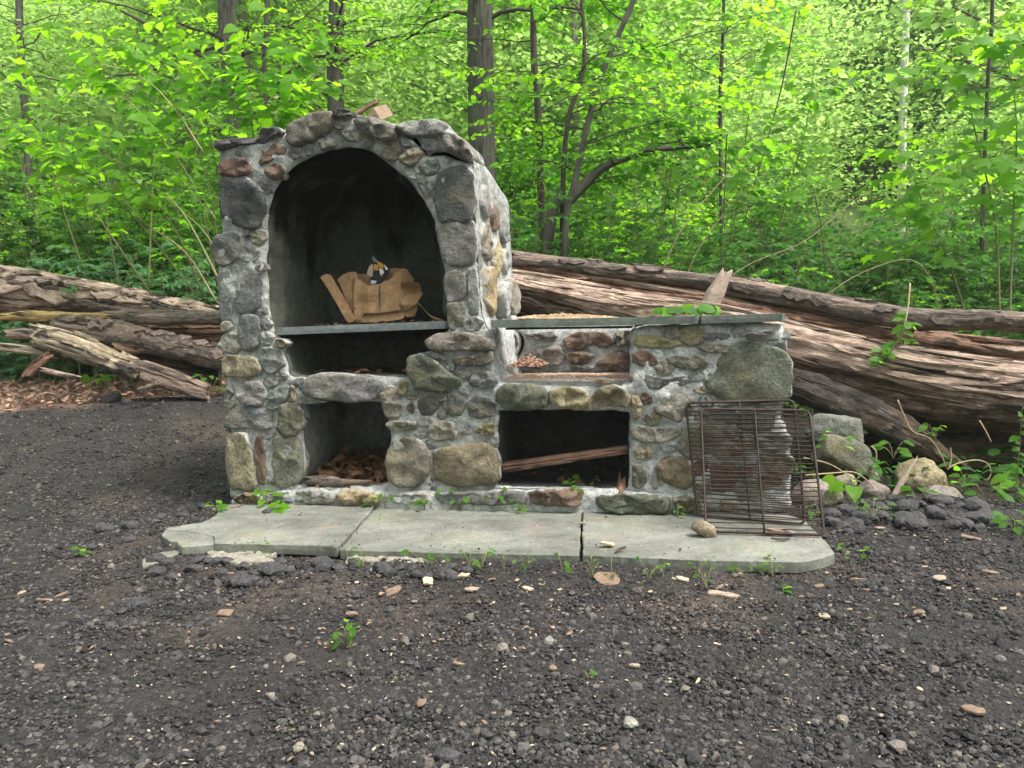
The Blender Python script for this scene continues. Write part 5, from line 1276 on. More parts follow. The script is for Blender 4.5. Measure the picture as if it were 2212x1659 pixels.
# ---- the wooded hillside beyond
def crown_blob(seed, h, r, n, ll):
    rs = np.random.RandomState(seed)
    k = 34; c = np.c_[rs.normal(0, .42, k) * r, rs.normal(0, .42, k) * r, h * (.32 + .62 * rs.uniform(0, 1, k))]
    c[:, :2] *= (1.25 - .8 * (c[:, 2:] / h - .3))
    i = rs.randint(0, k, n); P = c[i] + rs.normal(0, 1, (n, 3)) * np.array([.30, .30, .13]) * r
    D = rs.normal(0, 1, (n, 3)) * [1, 1, .35]; N = rs.normal(0, .45, (n, 3)) + [0, 0, .8]
    V, fs = leaves_arr(P, D, N, ll * rs.uniform(.6, 1.3, n), .75, 'rhomb')
    st = Acc(); t = np.linspace(0, 1, 7)
    tp = np.c_[np.cumsum(rs.normal(0, .03, 7)) * h * .3, np.cumsum(rs.normal(0, .03, 7)) * h * .3, t * h * .92]; tp[0] = [0, 0, -.4]
    tube(st, tp, np.linspace(.016, .004, 7) * h, 6, False)
    for j in range(9):
        a = rs.uniform(0, 6.28); z = rs.uniform(.3, .8); p = np.array([np.interp(z, t, tp[:, q]) for q in range(3)])
        tube(st, [p, p + np.array([math.cos(a), math.sin(a), .5]) * r * .4, p + np.array([math.cos(a), math.sin(a), .45]) * r * .8], [.006 * h, .004 * h, .0015 * h], 4, False)
    return st.mesh('trunk'), mesh('crown', V, fs)
VF = [crown_blob(500 + k, 8.0, 2.3, 15000, .115) for k in range(4)]
VG = [crown_blob(520 + k, 3.2, 1.5, 7000, .08) for k in range(3)]
k = 0
for row, (y0, y1, n) in enumerate(((13.5, 16, 13), (17, 21, 16), (22, 28, 18), (29, 37, 20), (38, 48, 20), (50, 60, 20))):
    for q in range(n):
        y = rs.uniform(y0, y1); x = (-.78 + 1.56 * (q + rs.uniform(.1, .9)) / n) * y
        px = CX + F * x / y
        if abs(px - 1905) < 90 + 2.0 * F / y * .9 and y < 25: continue
        if abs(px - 900) < 60 + 1.2 * F / y and y < 21: continue            # the open gap with the birch
        s, f = VF[rs.randint(4)]
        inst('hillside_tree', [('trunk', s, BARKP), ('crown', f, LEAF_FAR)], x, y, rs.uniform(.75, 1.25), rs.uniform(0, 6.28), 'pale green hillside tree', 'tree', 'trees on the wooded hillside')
for q in range(46):
    y = rs.uniform(11.5, 20); x = rs.uniform(-.78, .78) * y
    s, f = VG[rs.randint(3)]
    if 1740 < CX + F * x / y < 2060 or (780 < CX + F * x / y < 980 and y < 15): continue
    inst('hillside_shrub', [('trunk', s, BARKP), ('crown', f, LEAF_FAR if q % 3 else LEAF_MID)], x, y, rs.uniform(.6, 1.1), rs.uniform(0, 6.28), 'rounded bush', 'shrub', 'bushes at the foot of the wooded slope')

for q in range(60):
    y = rs.uniform(24, 46); x = (1905 + rs.uniform(-170, 170) - CX) / F * y
    s, f = (VF if q < 16 else VG)[q % 3]
    inst('hillside_tree' if q < 16 else 'hillside_shrub', [('trunk', s, BARKP), ('crown', f, LEAF_FAR if q % 3 else LEAF_COOL)], x, y, rs.uniform(.8, 1.3), rs.uniform(0, 6.28), 'pale green hillside tree' if q < 16 else 'rounded bush', 'tree' if q < 16 else 'shrub', 'trees on the wooded hillside' if q < 16 else 'bushes at the foot of the wooded slope')
# ---- unseen trees added round the clearing to block low sky behind the viewer
for q in range(18):
    a = math.radians(100 + 340 * (q + .5) / 18 - 90); d = rs.uniform(12, 19)
    x, y = d * math.cos(a) * 1.0, 1.5 + d * math.sin(a)
    if y > 3 and abs(x) < .95 * y + 2: continue
    s, f = VF[q % 4]
    r = inst('sky_blocker_tree', [('trunk', s, BARKP), ('crown', f, LEAF_MID)], x, y, rs.uniform(1.0, 1.45), rs.uniform(0, 6.28), 'unseen leafy tree added behind the viewer to block low sky', 'tree', 'unseen trees added to block low sky', z=-.1)
    r['label'] = 'unseen leafy tree added behind the viewer to block low sky'
# ================================================================== BIG-LEAVED PLANTS (every leaf its own piece)
def leaf_mesh_variants(kind, w, seed, n=3):
    r = []
    for k in range(n):
        rr = np.random.RandomState(seed + k)
        t, fs = tmpl(kind); v = t.copy(); v[:, 1] *= w; v = v + rr.normal(0, .014, v.shape) * (v[:, :1] > 0)
        v[:, 2] -= rr.uniform(.0, .16) * v[:, 0] ** 2; v[:, 2] += rr.uniform(-.25, .25) * v[:, 1]
        r.append(mesh('leaf', v, fs, True))
    return r
KNOT, MAPLE, ELL = leaf_mesh_variants('heart', .82, 1), leaf_mesh_variants('maple', .95, 11), leaf_mesh_variants('ell', .62, 21)
ELLW = leaf_mesh_variants('ell', .8, 31)
def leaf_obj(parent, var, P, D, N, L, mat, rr):
    D = Vector(D).normalized(); S = Vector(N).cross(D).normalized(); N = D.cross(S)
    me = var[rr.randint(len(var))]
    if not me.materials: me.materials.append(mat)
    o = bpy.data.objects.new('leaf', me); COL.objects.link(o); o.parent = parent
    m = Matrix((D, S, N)).transposed() * L
    m = m.to_4x4(); m.translation = P; o.matrix_basis = m
    return o
def px_plant(name, label, cat, stems, var, mat, ll, seed, stem_mat, r0=.009, side=4, spl=6, sidelen=.55, t0=.25, perstem=20, smin=.3, face=-.75, group=None, extra_up=0):
    """stems: list of (pixel points, depths) -> arching stems with single leaves"""
    rr = np.random.RandomState(seed)
    B = at(*stems[0][0][0], stems[0][1][0]); B.z = float(gz(B.x, B.y))
    root = E(name, label, cat, B, 0, group)
    for pts, dep in stems:
        P = [at(x, y, d) - B for (x, y), d in zip(pts, np.interp(np.linspace(0, 1, len(pts)), np.linspace(0, 1, len(dep)), dep))]
        Q = spline(P, 24); acc = Acc(); tube(acc, Q, np.linspace(r0, r0 * .28, 24), 6)
        out = []; t = np.linspace(0, 1, 24)
        for u in np.linspace(t0, 1, perstem):
            p = np.array([np.interp(u, t, Q[:, i]) for i in range(3)]); d = Q[min(23, int(u * 23) + 1)] - Q[max(0, int(u * 23) - 1)]
            h = math.atan2(d[1], d[0]) + rr.choice([-1, 1]) * rr.uniform(.5, 1.5)
            out.append((p, (math.cos(h), math.sin(h) * .8, rr.uniform(-.65, .15)), ll * rr.uniform(.75, 1.2)))
        for s in range(side):
            u = smin + (1 - smin) * (s + rr.uniform(0, .9)) / side
            p = np.array([np.interp(u, t, Q[:, i]) for i in range(3)]); a = rr.uniform(0, 6.28)
            d = np.array([math.cos(a), math.sin(a) * .7, rr.uniform(-.05, .5)]); Ls = sidelen * rr.uniform(.6, 1.1)
            q = p + d * Ls * np.linspace(0, 1, 6)[:, None] - np.array([0, 0, .22 * Ls]) * (np.linspace(0, 1, 6)[:, None] ** 2)
            tube(acc, q, np.linspace(r0 * .4, r0 * .12, 6), 5)
            for k in range(spl):
                v = .25 + .75 * k / max(1, spl - 1); pp = np.array([np.interp(v, np.linspace(0, 1, 6), q[:, i]) for i in range(3)])
                h = a + (1 if k % 2 else -1) * rr.uniform(.5, 1.2) * (k < spl - 1)
                out.append((pp, (math.cos(h), math.sin(h), rr.uniform(-.55, .1)), ll * rr.uniform(.6, 1.05)))
        ob('stem', acc.mesh('stem'), stem_mat, root)
        for p, d, L in out:
            leaf_obj(root, var, Vector(p), d, (rr.normal(0, .3), face + rr.normal(0, .3), 1 + extra_up), L, mat, rr)
    return root
K = 'arching shrub with large round bright leaves, '
px_plant('arching_shrub', K + 'leaning far out over the log pile', 'shrub', [([(440, 640), (380, 500), (300, 400), (200, 320), (110, 262)], [6.9, 6.5, 6.3]), ([(425, 640), (300, 480), (190, 385), (95, 320), (10, 292)], [7, 6.6, 6.4]), ([(330, 640), (190, 440), (90, 330), (-20, 250)], [7.2, 6.9])], KNOT, LEAF_BRIGHT, .15, 41, STEM, perstem=22, side=7, t0=.3)
px_plant('arching_shrub', K + 'fanning up left of the arch', 'shrub', [([(470, 620), (430, 430), (350, 300), (250, 190), (165, 110)], [6.7, 6.4, 6.3]), ([(480, 600), (450, 400), (390, 250), (320, 140), (240, 50)], [6.8, 6.6, 6.5]), ([(490, 600), (475, 400), (440, 240), (400, 120), (360, -10)], [6.9, 6.8])], KNOT, LEAF_BRIGHT, .15, 42, STEM, perstem=24, side=8, t0=.36)
px_plant('arching_shrub', K + 'just above the top stones of the arch', 'shrub', [([(560, 480), (548, 300), (530, 180), (510, 60)], [6.6, 6.6]), ([(590, 470), (612, 280), (650, 160), (690, 70)], [6.6, 6.5]), ([(560, 470), (590, 300), (640, 220), (735, 180)], [6.6, 6.3])], KNOT, LEAF_BRIGHT, .15, 43, STEM, perstem=20, side=8, t0=.34)
px_plant('arching_shrub', K + 'filling the upper left corner behind the others', 'shrub', [([(200, 640), (120, 400), (70, 220), (30, 60)], [8.2, 8.2]), ([(260, 640), (210, 360), (180, 200), (140, 30)], [8.2, 8]), ([(320, 640), (330, 330), (310, 190), (300, 60)], [8, 7.8])], KNOT, LEAF_BRIGHT, .14, 44, STEM, perstem=22, side=8, t0=.3)
px_plant('maple_sapling', 'sapling with broad lobed bright leaves filling the upper right of the thicket', 'sapling', [([(2160, 700), (2150, 480), (2110, 300), (2080, 150), (2060, 20)], [6.4, 6.2]), ([(2180, 700), (2190, 450), (2195, 250), (2170, 90)], [6.4, 6.2]), ([(2090, 690), (2040, 540), (1990, 430), (1960, 330)], [6.6, 6.2])], MAPLE, LEAF_BRIGHT, .17, 45, STEM, perstem=20, side=9, sidelen=.65, t0=.25)
px_plant('maple_sapling', 'sapling with lobed leaves around the pale leaning trunk', 'sapling', [([(1420, 600), (1440, 420), (1480, 250), (1500, 90)], [8.0, 7.8]), ([(1560, 600), (1600, 400), (1620, 230), (1660, 80)], [8.2, 8]), ([(1660, 600), (1700, 420), (1740, 280), (1760, 120)], [8.2, 8])], MAPLE, LEAF_MID, .14, 46, STEM, perstem=18, side=10, sidelen=.8, t0=.3)
px_plant('arching_branch', 'long bare stem arching over the logs to a tip of oval leaves', 'branch', [([(1425, 600), (1470, 500), (1560, 390), (1660, 292), (1770, 205), (1885, 152)], [6.2, 6.0, 5.9])], ELL, LEAF_MID, .115, 47, DRYSTEM, r0=.006, perstem=30, side=5, sidelen=.4, t0=.45, smin=.5)
px_plant('arching_branch', 'second pale arching stem rising beside the long one behind the counter', 'branch', [([(1480, 600), (1520, 520), (1600, 420), (1680, 350)], [6.2, 6.1])], ELL, LEAF_MID, .10, 48, DRYSTEM, r0=.005, perstem=9, side=3, sidelen=.35, t0=.6, smin=.6)
px_plant('leafy_vine', 'dark-leaved vine sprig hanging across the massive split trunk', 'vine', [([Z5(1425, 300), Z5(1410, 470), Z5(1370, 640), Z5(1290, 760), Z5(1215, 850)], [4.75, 4.62, 4.55])], ELL, LEAF_COOL, .075, 49, DRYSTEM, r0=.005, perstem=24, side=4, spl=4, sidelen=.16, t0=.3, smin=.35)
px_plant('tall_weed', 'upright weed with small bright leaves at the right edge by the dark hollow', 'weed', [([ZR(2140, 830), ZR(2170, 480), ZR(2200, 60)], [3.9, 3.85]), ([ZR(2180, 880), ZR(2230, 600), ZR(2260, 400)], [3.8, 3.8])], ELL, LEAF_BRIGHT, .055, 50, STEM, r0=.005, perstem=22, side=0, t0=.05)
px_plant('leafy_sprig', 'white-green leafy shoot hugging the oven flank at the log pile', 'sprig', [([(468, 480), (440, 420), (452, 350), (462, 330)], [5.9, 5.8]), ([(465, 470), (420, 430), (395, 410)], [5.9, 5.8])], ELL, LEAF_COOL, .075, 51, STEM, r0=.005, perstem=14, side=2, spl=4, sidelen=.2, t0=.2)
# bare stems
def px_stick(name, pts, d, r, label, mat, cat='stem', group=None, zf=LZ, ends=(.35,)):
    P = [at(*zf(x, y), q) for (x, y), q in zip(pts, np.interp(np.linspace(0, 1, len(pts)), np.linspace(0, 1, len(d)), d))]
    c = P[0].copy(); acc = Acc(); k = 16
    tube(acc, spline([p - c for p in P], k), np.linspace(r, r * ends[0], k), 6)
    o = ob(name, acc.mesh(name), mat, loc=c); return meta(o, label, cat, group)
GS = 'dry brown stems leaning through the shrubs'
for pts, d, r, lab in [
 ([(470, 655), (400, 545), (300, 470), (215, 360)], [6.6], .008, 'brown dry stem slanting down to the oven flank through the low shrubs'),
 ([(475, 610), (430, 520), (395, 460), (360, 420)], [6.2], .011, 'thick pale green stem curving down behind the oven flank'),
 ([(470, 545), (440, 500), (410, 470), (350, 420)], [6.3], .007, 'thin reddish stem crossing the thick pale green one'),
 ([(440, 330), (380, 240), (310, 170), (190, 130)], [6.4], .007, 'pale grey twig crossing the big round leaves above the bluish shrubs'),
 ([(1520, 640), (1620, 570), (1740, 520), (1850, 430), (1960, 380)], [6.3], .005, 'brown leaning stem crossing the thicket toward the lobed leaves'),
 ([(1780, 640), (1860, 590), (1960, 560), (2010, 600), (2030, 680)], [6.0], .0035, 'pale stem bowed over the long slim log'),
 ([(1570, 290), (1565, 420), (1556, 560), (1552, 640)], [6.6], .007, 'thin dark upright shoot behind the upright wood piece'),
 ([(1720, 20), (1690, 180), (1650, 330), (1610, 470)], [6.7], .008, 'long dark shoot leaning across the upper thicket'),
 ([(1760, 420), (1775, 500), (1782, 600)], [6.6], .005, 'short dark shoot standing in the middle of the thicket')]:
    px_stick('dry_stem', pts, d, r, lab, TWIG if 'dark' in lab else (STEM if 'green' in lab else DRYSTEM), group=GS)
for pts, d, r, lab in [
 ([ZR(700, 520), ZR(900, 505), ZR(1040, 500), ZR(1130, 560), ZR(1200, 640)], [3.95, 4.0], .004, 'thin reddish runner curling over the round pink boulder'),
 ([ZR(690, 400), ZR(860, 440), ZR(1000, 520), ZR(1120, 590)], [4.1], .004, 'thin runner dropping past the small brownish boulder'),
 ([ZR(1680, 480), ZR(1750, 440), ZR(1880, 415), ZR(1960, 440), ZR(1985, 510), ZR(1950, 565)], [4.1], .004, 'pale tendril looping over the weeds beside the angular tan boulder'),
 ([ZR(1340, 0), ZR(1380, 100), ZR(1440, 215), ZR(1560, 265), ZR(1640, 380), ZR(1680, 480)], [4.3], .004, 'long thin vine stem hanging down before the tapering log'),
 ([ZR(1690, 480), ZR(1710, 400), ZR(1705, 330)], [4.1], .004, 'short pale upright stalk above the angular tan boulder'),
 ([ZR(1160, 320), ZR(1190, 360), ZR(1190, 430)], [4.1], .005, 'short pale bent stalk between the greenish boulders'),
 ([ZR(1905, 145), ZR(1950, 220), ZR(1985, 290)], [4.4], .005, 'pale broken twig poking out of the dark hollow')]:
    px_stick('tendril', pts, d, r, lab, DRYSTEM, group='thin dry stems over the boulders', ends=(.6,))
px_log('stick', ZR, [(1318, 650), (1390, 530), (1470, 405)], [3.98, 4.0, 4.02], [17, 16, 8], 'flat grey stick propped against the angular tan boulder', GREYWOOD, 61, cat='stick', bark=0, amp=.003, square=.8, res=.008)
# ---- ground plants beside the boulders and logs
def weed(px, py, n, ll, seed, label, group=None, h=.06, kind=ELL, mat=None, zf=LZ, name='weed', z=None, d=None):
    p = at(*zf(px, py), d) if d else (ong(*zf(px, py)) if z is None else onz(*zf(px, py), z))
    if z is not None: p = p - E2 * .115
    rr = np.random.RandomState(seed); root = E(name, label, 'weed', p, 0, group); acc = Acc()
    for k in range(n):
        a = rr.uniform(0, 6.28); hh = h * rr.uniform(.35, 1.1); rad = h * rr.uniform(.15, .7)
        q = np.array([[0, 0, -.01], [math.cos(a) * rad * .4, math.sin(a) * rad * .4, hh * .6], [math.cos(a) * rad, math.sin(a) * rad, hh]])
        tube(acc, spline(q, 6), .0012, 4)
        leaf_obj(root, kind, Vector(q[2]), (math.cos(a), math.sin(a), rr.uniform(-.5, .1)), (rr.normal(0, .3), rr.normal(-.4, .3), 1), ll * rr.uniform(.6, 1.15), mat or LEAF_BRIGHT, rr)
    ob('stem', acc.mesh('stem'), STEM, root)
    return root
WALLW = [(575, 1060, 5, .075, .10, 'broad pointed leaves sprouting at the foot of the wall near its left corner'), (600, 1080, 7, .045, .06, 'bushy little weed beside the broad-leaved sprout at the wall corner'), (625, 1092, 4, .06, .03, 'flat green leaves lying on the slab below the corner sprout'), (493, 1092, 4, .05, .04, 'few leaves poking out by the outer wall corner'),
 (822, 1085, 6, .04, .05, 'small weed under the wood bay at the top of the slanting slab gap'), (850, 1082, 6, .042, .06, 'second small weed just right of the slanting slab gap'), (912, 1083, 6, .035, .04, 'low weed tuft under the two large lower stones'), (932, 1086, 5, .034, .035, 'tiny weed tuft at the middle of the wall foot'), (985, 1082, 7, .04, .07, 'taller weed under the big square tan stone'), (1005, 1086, 6, .036, .045, 'low weed joined to the taller one under the big square stone'), (1050, 1086, 7, .036, .045, 'spreading weed where the two bays meet'), (1085, 1085, 6, .04, .06, 'leafy weed below the end of the oven pillar'), (1112, 1080, 8, .045, .075, 'largest leafy clump at the foot of the grill bay'), (1130, 1090, 4, .03, .03, 'small sprig beside the largest leafy clump'),
 (1272, 1085, 8, .045, .11, 'upright weed standing at the top of the straight slab joint'), (1463, 1102, 4, .035, .03, 'tiny green sprout by the tan footing stone near the grates')]
for k, (x, y, n, ll, h, lab) in enumerate(WALLW): weed(x, y, n + 2, ll * 1.15, 100 + k, lab, 'weeds at the foot of the wall', h * 1.3, KNOT if k < 3 else ELL, LEAF_MID if k not in (0, 12, 14) else LEAF_BRIGHT, z=.006, name='weed')
SE = [(575, 1190), (748, 1188), (790, 1196), (905, 1198), (935, 1192), (985, 1200), (1010, 1204), (1045, 1205), (1080, 1204), (1130, 1206), (1140, 1212), (1210, 1208), (1282, 1222), (1310, 1228), (1400, 1228), (1440, 1222), (1500, 1228), (1530, 1245), (1600, 1228), (1668, 1220), (1760, 1195), (1820, 1190)]
for k, (x, y) in enumerate(SE): weed(x + (k * 37 % 23) - 11, y + 22 + k * 13 % 9, 2 + k * 7 % 5, .026 + .004 * (k % 4), 200 + k, 'tiny green weed sprouting along the front edge of the slabs', 'tiny weeds along the slab edge', .075)
OW = [(755, 1400, 16, .035, .08, 'feathery green weed growing alone in the middle of the gravel'), (215, 845, 8, .09, .14, 'leafy green plant on the mulch before the log pile'), (40, 835, 6, .05, .10, 'faint green weed among the bark litter at the far left'), (175, 1200, 5, .045, .03, 'wilted green leaf cluster lying on the gravel by the broken slab strip'), (1840, 1090, 5, .10, .12, 'single bright lobed-leaf plant in front of the small brownish boulder'), (1885, 1130, 14, .035, .11, 'light clover-like weed in the asphalt heap'), (1760, 1120, 5, .05, .05, 'small green leaves under the front grate edge'), (1980, 1085, 6, .06, .08, 'weed with one round leaf before the pinkish-grey boulder'), (2085, 1065, 9, .075, .12, 'dark leafy weed clump beside the angular tan boulder'), (2130, 1085, 6, .08, .08, 'broad-leaved weeds at the end of the boulder row'), (1800, 985, 7, .06, .12, 'drooping leafy weed on the sloping greenish boulder'), (1930, 990, 8, .075, .09, 'dark ivy-like leaves between the sloping and the tan boulder'), (1865, 1200, 4, .04, .03, 'green leaf scrap lying past the slab end'), (1690, 1285, 3, .05, .03, 'green leaves on a fallen twig in the gravel'), (2190, 1150, 10, .06, .10, 'bright weeds at the right edge in front of the pale flat stones'), (2020, 950, 8, .07, .08, 'round leaves hanging in the dark hollow under the trunk'), (455, 860, 12, .075, .22, 'grassy leafy plant at the outer wall corner below the logs'), (1270, 1470, 4, .025, .02, 'tiny sprout in the gravel foreground'), (2200, 1060, 6, .09, .10, 'wide green leaves low at the right edge'), (1560, 1150, 3, .02, .02, 'scrap of leaf on the pale slab')]
for k, (x, y, n, ll, h, lab) in enumerate(OW): weed(x, y, n, ll, 300 + k, lab, None, h, KNOT if ll > .08 else ELL, LEAF_BRIGHT if k in (0, 4, 5, 14) else (LEAF_DARK if k in (8, 9, 11, 15, 18) else LEAF_MID), d={10: 4.15, 15: 4.5, 11: 4.3}.get(k))
# ================================================================== THINGS ON AND IN THE FIREPLACE
def fsheet(name, zf, poly, bfun, seed, mat, parent, th=.003, step=.018, base=Vector(), wr=.006, b0=.3):
    """a piece of card or paper: outline in the picture, placed at depth bfun in the oven"""
    p = FP(zf, poly, b0); l = closed(p, step=step, smooth=0)
    lo, hi = l.min(0), l.max(0)
    gx, gy = np.meshgrid(np.arange(lo[0], hi[0], step), np.arange(lo[1], hi[1], step)); P = np.c_[gx.ravel(), gy.ravel()]
    P = P[inpoly(P, l)]
    if len(P): P = P[np.array([((l - q) ** 2).sum(1).min() for q in P]) > (step * .45) ** 2]
    pts = np.concatenate([l, P]) if len(P) else l
    vv, _, ff, *_r = delaunay_2d_cdt([Vector(q) for q in pts], [(i, (i + 1) % len(l)) for i in range(len(l))], [], 0, 1e-6)
    V = np.array([tuple(v) for v in vv]); T = np.array([f for f in ff if len(f) == 3]); T = T[inpoly(V[T].mean(1), l)]
    s = (V - lo) / (hi - lo + 1e-9)
    nz = np.c_[V * 9, np.full((len(V), 1), seed)]
    b = b0 + bfun(s[:, 0], s[:, 1]) + wr * (1 - 2 * abs(fbm(nz, seed, 3))) + wr * .7 * np.abs(vn(np.c_[V * 22, np.full((len(V), 1), seed)], seed))
    A = np.c_[V[:, 0], b, V[:, 1]]; n = len(A)
    W = np.array([tuple(wF(*q) - base) for q in np.concatenate([A, A + [0, th, 0]])])
    edges = {}
    for t in T:
        for e in ((t[0], t[1]), (t[1], t[2]), (t[2], t[0])): edges[e] = 1
    rim = [(a, c_) for a, c_ in edges if (c_, a) not in edges]
    Q = np.array([(c_, a, a + n, c_ + n) for a, c_ in rim])
    return ob(name, mesh(name, W, [np.concatenate([T, T[:, ::-1] + n]), Q], False), mat, parent)
NAVY = m_plain('navy_print', (.012, .014, .022), (.02, .022, .03), 20, .5, .001)
bagc = wF(*(lambda q: (q[0], .30, q[1]))(onF(*ZB(1150, 1320), .30)))
bag = E('paper_bag', 'crumpled brown paper bag standing torn open on the oven shelf', 'paper bag', bagc)
fsheet('front_panel', ZB, [(705, 690), (740, 690), (860, 735), (1000, 815), (1060, 795), (1170, 790), (1215, 745), (1290, 735), (1360, 625), (1430, 590), (1490, 562), (1530, 640), (1560, 760), (1600, 770), (1600, 1240), (1520, 1250), (1480, 1150), (1200, 1190), (950, 1200), (920, 1325), (850, 1330), (790, 1100), (720, 900)], lambda s, t: .05 * t ** 2 + np.interp(s, [0, .10, .19, .33, .50, .52, .70, .80, .9, 1], [.07, .015, .03, .0, .008, .0, .012, .0, .04, .10]) + .012 * fbm(np.c_[s * 4, t * 5, 0 * s], 77, 2) + .012 * np.abs((t * 2.2 + s * .8) % 1 - .5), 1, PAPER, bag, base=bagc, wr=.004, b0=.17)
fsheet('crease_shade', ZB, [(1168, 790), (1178, 790), (1184, 900), (1192, 1020), (1198, 1155), (1190, 1155), (1178, 1000), (1170, 890)], lambda s, t: .03 * t ** 2, 17, NAVY, bag, base=bagc, wr=.001, b0=.166, step=.01, th=.002)  # dark strip laid on the panel as the shade of its crease
fsheet('lower_fold', ZB, [(930, 1235), (950, 1195), (1200, 1185), (1480, 1140), (1515, 1180), (1520, 1275), (1300, 1310), (1100, 1320), (930, 1325)], lambda s, t: .025 * t, 2, PAPER, bag, base=bagc, wr=.004, b0=.185)
fsheet('side_flap', ZB, [(370, 700), (440, 655), (520, 662), (560, 735), (700, 990), (832, 1270), (828, 1295), (760, 1335), (735, 1320), (600, 1060), (480, 860)], lambda s, t: .03 * s - .02 * np.sin(3 * s), 3, PAPER, bag, base=bagc, wr=.004, b0=.165)
fsheet('side_gusset', ZB, [(555, 725), (620, 660), (700, 620), (800, 612), (835, 650), (835, 760), (860, 1000), (850, 1200), (760, 1100), (640, 880)], lambda s, t: .05 * t, 4, PAPER, bag, base=bagc, wr=.010, b0=.225)
fsheet('crumpled_side', ZB, [(1470, 780), (1540, 765), (1600, 760), (1700, 762), (1705, 800), (1690, 890), (1720, 900), (1700, 1000), (1680, 1060), (1600, 1120), (1540, 1180), (1500, 1100), (1460, 930)], lambda s, t: .04 * s - .03 * np.sin(t * 7), 5, PAPER, bag, base=bagc, wr=.024, b0=.175)
fsheet('torn_corner', ZB, [(1535, 1170), (1600, 1120), (1680, 1050), (1685, 1130), (1650, 1240), (1600, 1250), (1540, 1250)], lambda s, t: .03 * s, 6, PAPER, bag, base=bagc, wr=.008, b0=.20)
fsheet('back_panel', ZB, [(830, 660), (1000, 650), (1200, 600), (1400, 570), (1560, 580), (1580, 680), (1660, 690), (1650, 1200), (1200, 1300), (840, 1300)], lambda s, t: 0 * s, 7, PAPER, bag, base=bagc, wr=.012, b0=.36)
acc = Acc(); sp = [ZB(1680, 1010), ZB(1740, 1060), ZB(1820, 1150), ZB(1900, 1225), ZB(2060, 1285)]
pp = [wF(onF(*q, b)[0], b, onF(*q, b)[1]) for q, b in zip(sp, (.20, .19, .18, .16, .12))]
q = spline([p - bagc for p in pp], 14)
q2 = q + np.array([.012, 0, -.020]); n = len(q)
V = np.concatenate([q, q2, q + [0, .002, 0], q2 + [0, .002, 0]]); i = np.arange(n - 1)
acc.add(V, np.stack([i, i + n, i + n + 1, i + 1], 1), np.stack([i + 2 * n, i + 2 * n + 1, i + 3 * n + 1, i + 3 * n], 1), np.stack([i, i + 1, i + 2 * n + 1, i + 2 * n], 1), np.stack([i + n, i + 3 * n, i + 3 * n + 1, i + n + 1], 1))
ob('torn_handle', acc.mesh('torn_handle'), PAPER, bag)
# printed carton inside the bag
GOLD = m_plain('gold_print', (.42, .22, .03), (.5, .28, .05), 20, .5, .001)
WHT = m_plain('white_print', (.55, .57, .6), (.65, .66, .68), 20, .5, .001); TAN_ = m_plain('carton_board', (.40, .31, .24), (.48, .38, .3), 30, .8, .001); GRN = m_plain('grey_green_print', (.11, .13, .105), (.15, .17, .14), 20, .5, .001)
cart = E('carton', 'torn printed carton in navy, gold and white sticking up out of the paper bag', 'carton', bagc + E2 * .03)
cb = bagc + E2 * .03
fsheet('printed_face', ZB, [(1065, 800), (1060, 720), (1095, 560), (1085, 470), (1090, 395), (1150, 445), (1250, 510), (1320, 575), (1300, 650), (1230, 745), (1200, 800)], lambda s, t: .02 * s, 8, NAVY, cart, base=cb, wr=.002, b0=.285)
for poly, mt, sd in [([(1090, 400), (1148, 450), (1160, 500), (1100, 475)], GRN, 9), ([(1155, 470), (1250, 520), (1240, 600), (1180, 560)], GOLD, 10), ([(1185, 575), (1250, 600), (1255, 640), (1215, 690), (1195, 640)], WHT, 11), ([(1250, 520), (1300, 565), (1312, 590), (1275, 605)], WHT, 12), ([(1110, 520), (1165, 520), (1180, 610), (1120, 600)], GOLD, 13), ([(1075, 740), (1150, 750), (1140, 785), (1070, 790)], WHT, 14), ([(1210, 650), (1240, 640), (1225, 700)], GOLD, 15)]:
    fsheet('print', ZB, poly, lambda s, t: .0 * s, sd, mt, cart, base=cb, wr=.0008, th=.001, b0=.279, step=.01)
fsheet('bent_flap', ZB, [(1015, 635), (1050, 520), (1080, 510), (1095, 600), (1085, 690), (1040, 690)], lambda s, t: .02 * s, 16, TAN_, cart, base=cb, wr=.003, b0=.27)
# ash and scraps on the oven shelf
# slats leaning in the grill's wood bay
for k, (dz, lab) in enumerate([(0, 'topmost of three thin brown slats slanting across the wood bay under the grill'), (15, 'middle one of three thin brown slats slanting across the wood bay under the grill'), (28, 'lowest of three thin brown slats slanting across the wood bay under the grill')]):
    p0, p1 = Z3(204 + k * 4, 1046 + dz), Z3(938 - k * 3, 942 + dz * .75)
    a0, c0 = onF(*p0, .10 + .01 * k); a1, c1 = onF(*p1, .06 + .01 * k)
    A, B = Vector(wF(a0, .10, c0)), Vector(wF(a1, .06, c1)); c = (A + B) / 2
    me = log_mesh([A - c, c - c, B - c], [.0075, .007, .007], 70 + k, bark=.05, amp=.002, square=1, plates=0, rag=.01, res=.006)
    V = np.array([tuple(v.co) for v in me.vertices]); ax = np.array((B - A).normalized()); cen = (V @ ax)[:, None] * ax; r_ = V - cen
    e2 = np.array(E2); dpt = (r_ @ e2)[:, None] * e2; V = V + dpt * 5.5
    me.vertices.foreach_set('co', V.astype(np.float32).ravel()); me.update()
    meta(ob('thin_board', me, W_RED, loc=c), lab, 'board', 'boards in the grill wood bay')
